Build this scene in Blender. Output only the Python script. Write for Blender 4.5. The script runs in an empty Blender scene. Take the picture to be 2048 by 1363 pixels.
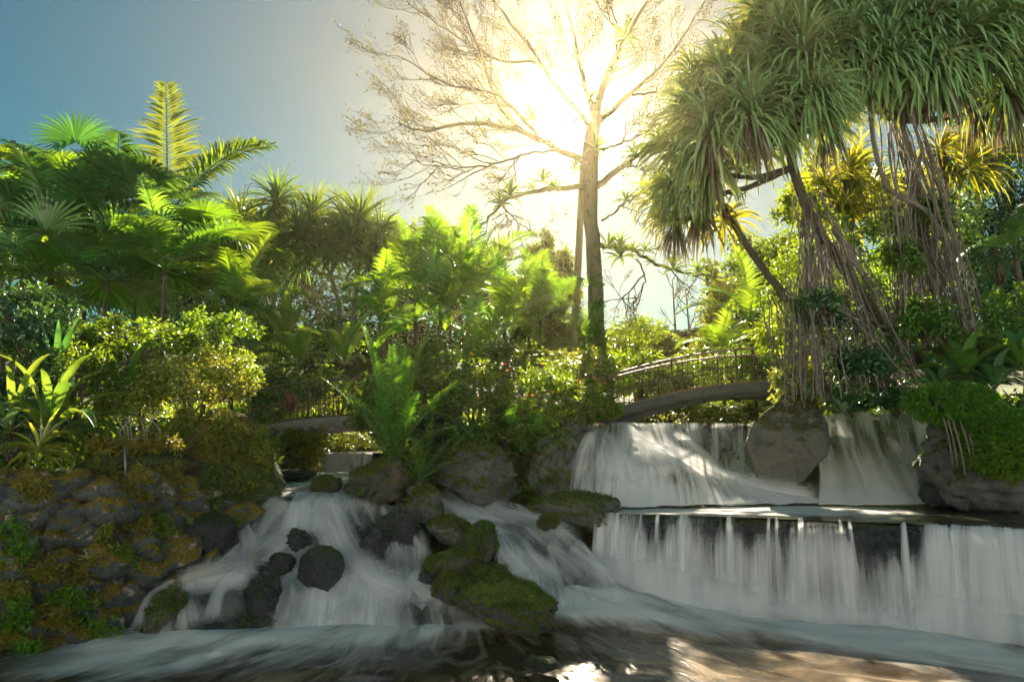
import bpy, bmesh, math, random
import numpy as np
from mathutils import Vector, Matrix, Euler

# ------------------------------------------------------------------ camera, sky, sun, exposure
SC = bpy.context.scene
COL = SC.collection
R = math.radians
CAM_H = 2.85
F_PX = 1365.0
PITCH = math.atan(209.0 / F_PX)
cam_d = bpy.data.cameras.new("camera")
cam = bpy.data.objects.new("camera", cam_d)
COL.objects.link(cam)
cam.location = (0, 0, CAM_H)
cam.rotation_euler = (math.pi / 2 + PITCH, 0, 0)
cam_d.sensor_width = 36.0
cam_d.lens = 24.0
cam_d.clip_end = 2000
SC.camera = cam

CP, SP = math.cos(PITCH), math.sin(PITCH)


def ray(px, py):
    u, v = (px - 1024) / F_PX, (681.5 - py) / F_PX
    return np.array([u, CP - v * SP, SP + v * CP])


def P(px, py, d):
    """world point at distance d (metres ahead) seen at photo pixel px, py"""
    r = ray(px, py)
    return np.array([0, 0, CAM_H]) + r * (d / r[1])


def G(px, py, z):
    """world point on the level z seen at photo pixel px, py"""
    r = ray(px, py)
    return np.array([0, 0, CAM_H]) + r * ((z - CAM_H) / r[2])


SUN_DIR = ray(1140, 250)
SUN_DIR = SUN_DIR / np.linalg.norm(SUN_DIR)
GLOW_DIR = SUN_DIR.copy()
SUN_EL = math.asin(SUN_DIR[2]) + R(4.0)
SUN_AZ = math.atan2(SUN_DIR[0], SUN_DIR[1])
SUN_DIR = np.array([math.sin(SUN_AZ) * math.cos(SUN_EL), math.cos(SUN_AZ) * math.cos(SUN_EL), math.sin(SUN_EL)])

world = bpy.data.worlds.new("World")
SC.world = world
world.use_nodes = True
wt = world.node_tree
wn, wl = wt.nodes, wt.links
wn.clear()
w_out = wn.new("ShaderNodeOutputWorld")
w_bg = wn.new("ShaderNodeBackground")
w_sky = wn.new("ShaderNodeTexSky")
w_sky.sky_type = 'NISHITA'
w_sky.sun_disc = False
w_sky.sun_elevation = SUN_EL
w_sky.sun_rotation = SUN_AZ
w_sky.air_density = 1.0
w_sky.dust_density = 0.08
w_sky.ozone_density = 1.0
w_tint = wn.new("ShaderNodeMix")
w_tint.data_type = 'RGBA'
w_tint.blend_type = 'MULTIPLY'
w_tint.inputs[0].default_value = 1.0
wl.new(w_sky.outputs[0], w_tint.inputs[6])
w_tint.inputs[7].default_value = (0.046, 0.180, 0.166, 1)
# the aureole of a low sun in humid air
w_tc = wn.new("ShaderNodeTexCoord")
w_dot = wn.new("ShaderNodeVectorMath")
w_dot.operation = 'DOT_PRODUCT'
wl.new(w_tc.outputs['Generated'], w_dot.inputs[0])
w_dot.inputs[1].default_value = tuple(GLOW_DIR)
w_max = wn.new("ShaderNodeMath")
w_max.operation = 'MAXIMUM'
wl.new(w_dot.outputs['Value'], w_max.inputs[0])
w_max.inputs[1].default_value = 0.0


def aureole(power, col, prev):
    p = wn.new("ShaderNodeMath")
    p.operation = 'POWER'
    wl.new(w_max.outputs[0], p.inputs[0])
    p.inputs[1].default_value = power
    m = wn.new("ShaderNodeMix")
    m.data_type = 'RGBA'
    m.blend_type = 'ADD'
    wl.new(p.outputs[0], m.inputs[0])
    wl.new(prev, m.inputs[6])
    m.inputs[7].default_value = (*col, 1)
    return m.outputs[2]


s = aureole(9, (1.30, 0.80, 0.34), w_tint.outputs[2])
s = aureole(50, (0.35, 0.22, 0.08), s)
s = aureole(1600, (90, 80, 60), s)
wl.new(s, w_bg.inputs[0])
w_bg.inputs[1].default_value = 0.05
wl.new(w_bg.outputs[0], w_out.inputs[0])

sun_d = bpy.data.lights.new("sun", 'SUN')
sun_d.energy = 4.4
sun_d.angle = R(0.6)
sun_d.color = (1.0, 0.86, 0.64)
sun = bpy.data.objects.new("sun", sun_d)
COL.objects.link(sun)
sun.rotation_euler = Vector(SUN_DIR).to_track_quat('Z', 'Y').to_euler()
sun.location = (3, 40, 30)

SC.view_settings.view_transform = 'Standard'
SC.view_settings.look = 'None'
SC.view_settings.gamma = 1.0
SC.view_settings.use_curve_mapping = False
SC.view_settings.exposure = 2.88

SC.render.engine = 'CYCLES'
cy = SC.cycles
cy.max_bounces = 8
cy.diffuse_bounces = 4
cy.glossy_bounces = 2
cy.transmission_bounces = 3
cy.transparent_max_bounces = 10
cy.volume_bounces = 0
cy.caustics_reflective = False
cy.caustics_refractive = False
cy.sample_clamp_indirect = 4.0
cy.use_denoising = True
try:
    cy.denoiser = 'OPENIMAGEDENOISE'
except Exception:
    pass
cy.use_adaptive_sampling = True
cy.adaptive_threshold = 0.02

rng = np.random.default_rng(7)


# ------------------------------------------------------------------ numpy noise
def _hash(ix, iy, iz, seed):
    h = (ix.astype(np.int64) * 374761393 + iy.astype(np.int64) * 668265263 + iz.astype(np.int64) * 2147483647 + seed * 974634777) & 0xFFFFFFFF
    h = ((h ^ (h >> 13)) * 1274126177) & 0xFFFFFFFF
    return ((h ^ (h >> 16)) & 0xFFFFFF) / float(0xFFFFFF)


def vnoise(p, seed=0):
    p = np.asarray(p, float)
    i = np.floor(p)
    f = p - i
    f = f * f * (3 - 2 * f)
    ix, iy, iz = i[..., 0], i[..., 1], i[..., 2]
    r = 0
    for dx in (0, 1):
        wx = f[..., 0] if dx else 1 - f[..., 0]
        for dy in (0, 1):
            wy = f[..., 1] if dy else 1 - f[..., 1]
            for dz in (0, 1):
                wz = f[..., 2] if dz else 1 - f[..., 2]
                r = r + wx * wy * wz * _hash(ix + dx, iy + dy, iz + dz, seed)
    return r


def fbm(p, octaves=4, seed=0):
    p = np.asarray(p, float)
    r, a, t = 0, 1.0, 0
    for o in range(octaves):
        r = r + a * vnoise(p * (2 ** o) + 17.3 * o, seed + o)
        t += a
        a *= 0.5
    return r / t - 0.5


def sstep(a, b, x):
    t = np.clip((x - a) / (b - a), 0, 1)
    return t * t * (3 - 2 * t)


def nrm(v):
    return v / (np.linalg.norm(v, axis=-1, keepdims=True) + 1e-9)


# ------------------------------------------------------------------ mesh building
class MB:
    def __init__(self):
        self.v, self.q, self.uv, self.at = [], [], [], []
        self.n = 0

    def add(self, v, q, uv=None, at=None):
        v = np.asarray(v, float).reshape(-1, 3)
        q = np.asarray(q, np.int64).reshape(-1, 4)
        self.v.append(v)
        self.q.append(q + self.n)
        self.uv.append(np.zeros((len(v), 2)) if uv is None else np.asarray(uv, float))
        self.at.append(np.zeros(len(v)) if at is None else np.asarray(at, float))
        self.n += len(v)

    def box(self, c, s, rot=None):
        c, s = np.asarray(c, float), np.asarray(s, float) / 2
        k = np.array([[x, y, z] for x in (-1, 1) for y in (-1, 1) for z in (-1, 1)], float) * s
        if rot is not None:
            k = k @ np.asarray(rot).T
        self.add(k + c, [[0, 1, 3, 2], [4, 6, 7, 5], [0, 4, 5, 1], [2, 3, 7, 6], [0, 2, 6, 4], [1, 5, 7, 3]])

    def tube(self, pts, rad, n=6, cap=True):
        pts = np.asarray(pts, float)
        m = len(pts)
        rad = np.broadcast_to(np.asarray(rad, float), (m,))
        t = nrm(np.gradient(pts, axis=0))
        a = np.array([0.0, 0, 1]) if abs(t[0][2]) < 0.9 else np.array([1.0, 0, 0])
        ring = []
        ang = np.arange(n) * 2 * math.pi / n
        for i in range(m):
            s_ = np.cross(t[i], a)
            s_ /= np.linalg.norm(s_) + 1e-9
            b_ = np.cross(s_, t[i])
            a = b_
            ring.append(pts[i] + rad[i] * (np.cos(ang)[:, None] * s_ + np.sin(ang)[:, None] * b_))
        v = np.concatenate(ring)
        i0 = np.arange(m - 1)[:, None] * n
        j = np.arange(n)[None, :]
        q = np.stack([i0 + j, i0 + (j + 1) % n, i0 + n + (j + 1) % n, i0 + n + j], -1).reshape(-1, 4)
        if cap and n == 4:
            q = np.concatenate([q, [[3, 2, 1, 0]], [[(m - 1) * n + k for k in range(4)]]])
        elif cap:
            v = np.concatenate([v, pts[:1], pts[-1:]])
            c0, c1 = m * n, m * n + 1
            q0 = [[c0, (k + 2) % n, (k + 1) % n, k] for k in range(0, n, 2)]
            q1 = [[c1, (m - 1) * n + k, (m - 1) * n + (k + 1) % n, (m - 1) * n + (k + 2) % n] for k in range(0, n, 2)]
            q = np.concatenate([q, q0, q1])
        self.add(v, q)

    def grid(self, V, uv=None, at=None):
        """V: (rows, cols, 3)"""
        r, c = V.shape[:2]
        i = np.arange(r - 1)[:, None] * c
        j = np.arange(c - 1)[None, :]
        q = np.stack([i + j, i + j + 1, i + c + j + 1, i + c + j], -1).reshape(-1, 4)
        self.add(V.reshape(-1, 3), q, None if uv is None else uv.reshape(-1, 2), None if at is None else at.reshape(-1))

    def blades(self, base, d, length, width, droop, nseg=4, fold=0.25, prof='strap', up=None, twist=None):
        base, d = np.atleast_2d(base).astype(float), nrm(np.atleast_2d(d).astype(float))
        N = len(base)
        length, width, droop = (np.broadcast_to(np.asarray(x, float), (N,)) for x in (length, width, droop))
        t = np.linspace(0, 1, nseg + 1)
        if prof == 'strap':
            w = np.minimum(1, 0.55 + t * 3) * np.clip((1 - t) / 0.55, 0, 1) ** 0.7
        elif prof == 'ellip':
            w = np.sin(math.pi * np.clip(t * 0.93 + 0.035, 0, 1)) ** 0.75
        elif prof == 'lance':
            w = np.clip(t * 4 + 0.15, 0, 1) * np.clip((1 - t) / 0.7, 0, 1)
        else:
            w = np.asarray(prof(t))
        w = np.maximum(w, 0.03)
        if up is None:
            up = np.zeros((N, 3))
            up[:, 2] = 1
        p = base.copy()
        dd = d.copy()
        bad = np.abs((dd * up).sum(1)) > 0.97
        up = np.where(bad[:, None], np.array([[0.7, 0.3, 0.2]]), up)
        side = nrm(np.cross(dd, up))
        if twist is not None:
            n0 = nrm(np.cross(side, dd))
            tw = np.broadcast_to(np.asarray(twist, float), (N,))[:, None]
            side = side * np.cos(tw) + n0 * np.sin(tw)
        rows = []
        for k in range(nseg + 1):
            sd = nrm(side - dd * (side * dd).sum(1, keepdims=True))
            nn = nrm(np.cross(sd, dd))
            hw = (width * w[k] / 2)[:, None]
            rows.append(np.stack([p - sd * hw + nn * hw * fold, p - nn * hw * fold * 0.6, p + sd * hw + nn * hw * fold], 1))
            p = p + dd * (length / nseg)[:, None]
            dd = nrm(dd + np.array([[0, 0, -1.0]]) * (droop / nseg)[:, None] * (0.4 + 1.2 * (k + 1) / nseg))
        V = np.stack(rows, 1)  # N, nseg+1, 3, 3
        k = np.arange(nseg)[:, None]
        j = np.arange(2)[None, :]
        q1 = np.stack([k * 3 + j, k * 3 + j + 1, k * 3 + 3 + j + 1, k * 3 + 3 + j], -1).reshape(-1, 4)
        q = (q1[None] + (np.arange(N) * (nseg + 1) * 3)[:, None, None]).reshape(-1, 4)
        self.add(V.reshape(-1, 3), q)

    def leaves(self, c, d, n, length, width, bend=0.25):
        """cheap leaves: two quads folded along a midrib"""
        N = len(c)
        d = nrm(d)
        s_ = nrm(np.cross(n, d))
        n = nrm(np.cross(d, s_))
        L = np.broadcast_to(np.asarray(length, float), (N,))[:, None]
        W = np.broadcast_to(np.asarray(width, float), (N,))[:, None] / 2
        a = c
        m = c + d * L * 0.5 - n * W * bend
        tip = c + d * L - n * L * bend * 0.35
        l_ = c + d * L * 0.45 + s_ * W + n * W * bend
        r_ = c + d * L * 0.45 - s_ * W + n * W * bend
        V = np.stack([a, m, tip, l_, r_], 1)
        q = np.array([[0, 1, 2, 3], [0, 4, 2, 1]])
        q = (q[None] + (np.arange(N) * 5)[:, None, None]).reshape(-1, 4)
        self.add(V.reshape(-1, 3), q)

    def mesh(self, name, mats, smooth=True):
        v = np.concatenate(self.v)
        q = np.concatenate(self.q)
        me = bpy.data.meshes.new(name)
        me.vertices.add(len(v))
        me.vertices.foreach_set("co", v.astype(np.float32).ravel())
        me.loops.add(len(q) * 4)
        me.loops.foreach_set("vertex_index", q.astype(np.int32).ravel())
        me.polygons.add(len(q))
        me.polygons.foreach_set("loop_start", (np.arange(len(q)) * 4).astype(np.int32))
        me.polygons.foreach_set("loop_total", np.full(len(q), 4, np.int32))
        uv = np.concatenate(self.uv)
        if uv.any():
            l = me.uv_layers.new(name="UVMap")
            l.data.foreach_set("uv", uv[q.ravel()].astype(np.float32).ravel())
        at = np.concatenate(self.at)
        me.update(calc_edges=True)
        if at.any():
            a = me.attributes.new("cover", 'FLOAT', 'POINT')
            a.data.foreach_set("value", at.astype(np.float32))
        me.validate()
        if smooth:
            me.polygons.foreach_set("use_smooth", np.ones(len(me.polygons), bool))
        for m in (mats if isinstance(mats, (list, tuple)) else [mats]):
            me.materials.append(m)
        return me

    def build(self, name, mat, parent=None, smooth=True, **kw):
        return put(name, self.mesh(name, mat, smooth), parent, **kw)


def put(name, me, parent=None, loc=(0, 0, 0), rot=(0, 0, 0), scale=1.0, **tags):
    o = bpy.data.objects.new(name, me)
    COL.objects.link(o)
    if parent is not None:
        o.parent = parent
    o.location = loc
    o.rotation_euler = rot
    o.scale = (scale,) * 3 if np.isscalar(scale) else scale
    tag(o, **tags)
    return o


def tag(o, label=None, category=None, group=None, kind=None):
    for k, v in (("label", label), ("category", category), ("group", group), ("kind", kind)):
        if v:
            o[k] = v
    return o


def thing(name, loc, label, category, group=None, rz=0.0, scale=1.0):
    o = bpy.data.objects.new(name, None)
    COL.objects.link(o)
    o.empty_display_size = 0.1
    o.location = loc
    o.rotation_euler = (0, 0, rz)
    o.scale = (scale,) * 3
    return tag(o, label, category, group)


def net(rows, nr, nc):
    """smooth interpolation of a control net of points -> (nr, nc, 3)"""
    A = np.array([[P(*c) for c in r] for r in rows])

    def interp(A, n, axis):
        A = np.moveaxis(A, axis, 0)
        m = len(A)
        t = np.linspace(0, m - 1, n)
        i = np.minimum(t.astype(int), m - 2)
        f = (t - i)[:, None, None]
        g = lambda k: A[np.clip(k, 0, m - 1)]
        p0, p1, p2, p3 = g(i - 1), g(i), g(i + 1), g(i + 2)
        o = 0.5 * (2 * p1 + (p2 - p0) * f + (2 * p0 - 5 * p1 + 4 * p2 - p3) * f ** 2 + (3 * p1 - p0 - 3 * p2 + p3) * f ** 3)
        return np.moveaxis(o, 0, axis)
    return interp(interp(A, nr, 0), nc, 1)


def grid_normals(V):
    du = np.gradient(V, axis=1)
    dv = np.gradient(V, axis=0)
    n = nrm(np.cross(dv, du))
    flip = (n[..., 1] > 0) & (n[..., 2] < 0.2)
    n[n[..., 2] < -0.3] *= -1
    return n


# ------------------------------------------------------------------ materials
def new_mat(name):
    m = bpy.data.materials.new(name)
    m.use_nodes = True
    t = m.node_tree
    t.nodes.clear()
    return m, t.nodes, t.links


def N(ns, kind, **kw):
    n = ns.new(kind)
    for k, v in kw.items():
        setattr(n, k, v)
    return n


def ramp(ns, pts):
    r = ns.new("ShaderNodeValToRGB")
    e = r.color_ramp.elements
    while len(e) > 1:
        e.remove(e[-1])
    e[0].position, e[0].color = pts[0][0], (*pts[0][1], 1)
    for p_, c_ in pts[1:]:
        x = e.new(p_)
        x.color = (*c_, 1)
    return r


def leaf_mat(name, col, trans, tw=0.45, gloss=0.06, rough=0.35, var=0.35, alt=None, fres=0.22):
    """col: reflecting green, trans: colour of light that passes through the blade"""
    col = tuple(c * 1.65 for c in col)
    alt = alt and tuple(c * 1.65 for c in alt)
    trans = tuple(min(0.8, c * 0.9) for c in trans)
    m, ns, ln = new_mat(name)
    out = N(ns, "ShaderNodeOutputMaterial")
    geo = N(ns, "ShaderNodeNewGeometry")
    oi = N(ns, "ShaderNodeObjectInfo")
    hsv = N(ns, "ShaderNodeHueSaturation")
    hsv2 = N(ns, "ShaderNodeHueSaturation")
    mr = N(ns, "ShaderNodeMapRange")
    mr.inputs[3].default_value = 1 - var
    mr.inputs[4].default_value = 1 + var
    ln.new(geo.outputs['Random Per Island'], mr.inputs[0])
    mh = N(ns, "ShaderNodeMapRange")
    mh.inputs[3].default_value = 0.475
    mh.inputs[4].default_value = 0.52
    ln.new(oi.outputs['Random'], mh.inputs[0])
    mx = N(ns, "ShaderNodeMix", data_type='RGBA')
    mx.inputs[6].default_value = (*col, 1)
    mx.inputs[7].default_value = (*(alt or col), 1)
    gt = N(ns, "ShaderNodeMath", operation='GREATER_THAN')
    mu = N(ns, "ShaderNodeMath", operation='FRACT')
    mm = N(ns, "ShaderNodeMath", operation='MULTIPLY')
    mm.inputs[1].default_value = 37.7
    ln.new(geo.outputs['Random Per Island'], mm.inputs[0])
    ln.new(mm.outputs[0], mu.inputs[0])
    ln.new(mu.outputs[0], gt.inputs[0])
    gt.inputs[1].default_value = 0.78
    ln.new(gt.outputs[0], mx.inputs[0])
    for h, c in ((hsv, None), (hsv2, trans)):
        ln.new(mh.outputs[0], h.inputs['Hue'])
        ln.new(mr.outputs[0], h.inputs['Value'])
        if c is None:
            ln.new(mx.outputs[2], h.inputs['Color'])
        else:
            h.inputs['Color'].default_value = (*c, 1)
    df = N(ns, "ShaderNodeBsdfDiffuse")
    tr = N(ns, "ShaderNodeBsdfTranslucent")
    gl = N(ns, "ShaderNodeBsdfGlossy")
    gl.inputs['Roughness'].default_value = rough
    ln.new(hsv.outputs[0], df.inputs[0])
    ln.new(hsv2.outputs[0], tr.inputs[0])
    a = N(ns, "ShaderNodeMixShader")
    a.inputs[0].default_value = tw
    ln.new(df.outputs[0], a.inputs[1])
    ln.new(tr.outputs[0], a.inputs[2])
    fr = N(ns, "ShaderNodeFresnel")
    fr.inputs[0].default_value = 1.4
    ad = N(ns, "ShaderNodeMath", operation='MULTIPLY_ADD')
    ad.inputs[1].default_value = fres
    ad.inputs[2].default_value = gloss * 0.45
    ln.new(fr.outputs[0], ad.inputs[0])
    b = N(ns, "ShaderNodeMixShader")
    ln.new(ad.outputs[0], b.inputs[0])
    ln.new(a.outputs[0], b.inputs[1])
    ln.new(gl.outputs[0], b.inputs[2])
    ln.new(b.outputs[0], out.inputs[0])
    return m


def rough_mat(name, cols, scale=4.0, rough=0.8, bump=0.4, bscale=18.0, moss=None, moss_amt=0.5, moss_scale=3.0, lichen=None, lichen_amt=0.62, spec=0.5, stretch=None):
    """rock, bark, soil, concrete: colour noise + relief, moss where the surface faces up and lichen in patches"""
    m, ns, ln = new_mat(name)
    out = N(ns, "ShaderNodeOutputMaterial")
    bs = N(ns, "ShaderNodeBsdfPrincipled")
    bs.inputs['Specular IOR Level'].default_value = spec
    geo = N(ns, "ShaderNodeNewGeometry")
    mp = N(ns, "ShaderNodeMapping")
    if stretch:
        mp.inputs['Scale'].default_value = stretch
    ln.new(geo.outputs['Position'], mp.inputs[0])
    n1 = N(ns, "ShaderNodeTexNoise")
    n1.inputs['Scale'].default_value = scale
    n1.inputs['Detail'].default_value = 6
    n1.inputs['Roughness'].default_value = 0.65
    ln.new(mp.outputs[0], n1.inputs['Vector'])
    k = len(cols)
    rp = ramp(ns, [(0.3 + 0.4 * i / max(1, k - 1), c) for i, c in enumerate(cols)])
    ln.new(n1.outputs[0], rp.inputs[0])
    col = rp.outputs[0]
    n2 = N(ns, "ShaderNodeTexNoise")
    n2.inputs['Scale'].default_value = bscale
    n2.inputs['Detail'].default_value = 5
    n2.inputs['Roughness'].default_value = 0.7
    ln.new(mp.outputs[0], n2.inputs['Vector'])
    hgt = n2.outputs[0]
    rgh = None

    def mask(amt, sc, upw, seed):
        n = N(ns, "ShaderNodeTexNoise")
        n.inputs['Scale'].default_value = sc
        n.inputs['Detail'].default_value = 5
        n.inputs['Roughness'].default_value = 0.7
        ad = N(ns, "ShaderNodeVectorMath", operation='ADD')
        ad.inputs[1].default_value = (seed, seed * 2, -seed)
        ln.new(geo.outputs['Position'], ad.inputs[0])
        ln.new(ad.outputs[0], n.inputs['Vector'])
        sx = N(ns, "ShaderNodeSeparateXYZ")
        ln.new(geo.outputs['Normal'], sx.inputs[0])
        ma = N(ns, "ShaderNodeMath", operation='MULTIPLY_ADD')
        ma.inputs[1].default_value = upw * 1.5
        ln.new(sx.outputs[2], ma.inputs[0])
        ln.new(n.outputs[0], ma.inputs[2])
        r = N(ns, "ShaderNodeMapRange", interpolation_type='SMOOTHSTEP')
        r.inputs[1].default_value = amt - 0.05
        r.inputs[2].default_value = amt + 0.07
        ln.new(ma.outputs[0], r.inputs[0])
        return r.outputs[0]

    if lichen:
        mk = mask(lichen_amt, 5.0, 0.1, 7.7)
        mx = N(ns, "ShaderNodeMix", data_type='RGBA')
        ln.new(mk, mx.inputs[0])
        ln.new(col, mx.inputs[6])
        mx.inputs[7].default_value = (*lichen, 1)
        col = mx.outputs[2]
    if moss:
        mk = mask(1 - moss_amt, moss_scale, 0.28, 3.1)
        n3 = N(ns, "ShaderNodeTexNoise")
        n3.inputs['Scale'].default_value = 30
        n3.inputs['Detail'].default_value = 3
        r3 = ramp(ns, [(0.3, tuple(c * 0.45 for c in moss)), (0.7, tuple(c * 1.5 for c in moss))])
        ln.new(geo.outputs['Position'], n3.inputs['Vector'])
        ln.new(n3.outputs[0], r3.inputs[0])
        mx = N(ns, "ShaderNodeMix", data_type='RGBA')
        ln.new(mk, mx.inputs[0])
        ln.new(col, mx.inputs[6])
        ln.new(r3.outputs[0], mx.inputs[7])
        col = mx.outputs[2]
        rr = N(ns, "ShaderNodeMapRange")
        ln.new(mk, rr.inputs[0])
        rr.inputs[3].default_value = rough
        rr.inputs[4].default_value = 0.95
        rgh = rr.outputs[0]
        ah = N(ns, "ShaderNodeMath", operation='MULTIPLY_ADD')
        ln.new(mk, ah.inputs[0])
        ln.new(n3.outputs[0], ah.inputs[1])
        ln.new(n2.outputs[0], ah.inputs[2])
        hgt = ah.outputs[0]
    ln.new(col, bs.inputs['Base Color'])
    if rgh is not None:
        ln.new(rgh, bs.inputs['Roughness'])
    else:
        bs.inputs['Roughness'].default_value = rough
    bp = N(ns, "ShaderNodeBump")
    bp.inputs['Strength'].default_value = bump
    bp.inputs['Distance'].default_value = 0.06
    ln.new(hgt, bp.inputs['Height'])
    ln.new(bp.outputs[0], bs.inputs['Normal'])
    ln.new(bs.outputs[0], out.inputs[0])
    return m


def plain_mat(name, col, rough=0.5, metal=0.0):
    m, ns, ln = new_mat(name)
    out = N(ns, "ShaderNodeOutputMaterial")
    bs = N(ns, "ShaderNodeBsdfPrincipled")
    geo = N(ns, "ShaderNodeNewGeometry")
    n1 = N(ns, "ShaderNodeTexNoise")
    n1.inputs['Scale'].default_value = 14
    n1.inputs['Detail'].default_value = 4
    ln.new(geo.outputs['Position'], n1.inputs['Vector'])
    rp = ramp(ns, [(0.3, tuple(c * 0.7 for c in col)), (0.7, tuple(min(1, c * 1.25) for c in col))])
    ln.new(n1.outputs[0], rp.inputs[0])
    ln.new(rp.outputs[0], bs.inputs['Base Color'])
    bs.inputs['Roughness'].default_value = rough
    bs.inputs['Metallic'].default_value = metal
    ln.new(bs.outputs[0], out.inputs[0])
    return m


def silk_mat(name, fu=9.0, fv=0.7, seed=0.0, gain=1.5, tint=(0.86, 0.88, 0.90), top=0.95, soft=0.55):
    """long-exposure falling water: streaks along the fall, more of them where 'cover' is high"""
    m, ns, ln = new_mat(name)
    out = N(ns, "ShaderNodeOutputMaterial")
    uv = N(ns, "ShaderNodeUVMap")
    uv.uv_map = "UVMap"
    at = N(ns, "ShaderNodeAttribute")
    at.attribute_name = "cover"

    def streak(su, sv, det, off):
        mp = N(ns, "ShaderNodeMapping")
        mp.inputs['Scale'].default_value = (su, sv, 1)
        mp.inputs['Location'].default_value = (seed + off, seed * 0.37 + off, seed)
        ln.new(uv.outputs[0], mp.inputs[0])
        n = N(ns, "ShaderNodeTexNoise")
        n.inputs['Scale'].default_value = 1.0
        n.inputs['Detail'].default_value = det
        n.inputs['Roughness'].default_value = 0.55
        n.inputs['Distortion'].default_value = 0.15
        ln.new(mp.outputs[0], n.inputs['Vector'])
        return n.outputs[0]

    a = streak(fu, fv, 3, 0)
    b = streak(fu * 0.3, fv * 0.8, 2, 31)
    c = streak(fu * 3.2, fv * 0.6, 1, 57)
    m1 = N(ns, "ShaderNodeMath", operation='ADD')
    ln.new(a, m1.inputs[0])
    ln.new(b, m1.inputs[1])
    m1b = N(ns, "ShaderNodeMath", operation='MULTIPLY_ADD')
    ln.new(c, m1b.inputs[0])
    m1b.inputs[1].default_value = 0.28
    ln.new(m1.outputs[0], m1b.inputs[2])
    m2 = N(ns, "ShaderNodeMath", operation='MULTIPLY_ADD')   # (noise-1.22)*gain + cover*2-0.5
    m2.inputs[1].default_value = gain
    ln.new(m1b.outputs[0], m2.inputs[0])
    m3 = N(ns, "ShaderNodeMath", operation='MULTIPLY_ADD')
    ln.new(at.outputs['Fac'], m3.inputs[0])
    m3.inputs[1].default_value = 1.9
    m3.inputs[2].default_value = -0.75 - 1.14 * gain
    ln.new(m3.outputs[0], m2.inputs[2])
    mr = N(ns, "ShaderNodeMapRange", interpolation_type='SMOOTHSTEP')
    mr.inputs[1].default_value = -soft
    mr.inputs[2].default_value = soft + 0.35
    mr.inputs[3].default_value = 0.0
    mr.inputs[4].default_value = top
    ln.new(m2.outputs[0], mr.inputs[0])
    # feather where cover runs out
    mf = N(ns, "ShaderNodeMapRange", interpolation_type='SMOOTHSTEP')
    mf.inputs[1].default_value = 0.02
    mf.inputs[2].default_value = 0.3
    ln.new(at.outputs['Fac'], mf.inputs[0])
    mm = N(ns, "ShaderNodeMath", operation='MULTIPLY')
    ln.new(mr.outputs[0], mm.inputs[0])
    ln.new(mf.outputs[0], mm.inputs[1])
    df = N(ns, "ShaderNodeBsdfDiffuse")
    df.inputs[0].default_value = (*tint, 1)
    tr = N(ns, "ShaderNodeBsdfTranslucent")
    tr.inputs[0].default_value = (*tint, 1)
    mx = N(ns, "ShaderNodeMixShader")
    mx.inputs[0].default_value = 0.35
    ln.new(df.outputs[0], mx.inputs[1])
    ln.new(tr.outputs[0], mx.inputs[2])
    tp = N(ns, "ShaderNodeBsdfTransparent")
    o = N(ns, "ShaderNodeMixShader")
    ln.new(mm.outputs[0], o.inputs[0])
    ln.new(tp.outputs[0], o.inputs[1])
    ln.new(mx.outputs[0], o.inputs[2])
    ln.new(o.outputs[0], out.inputs[0])
    return m


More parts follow.
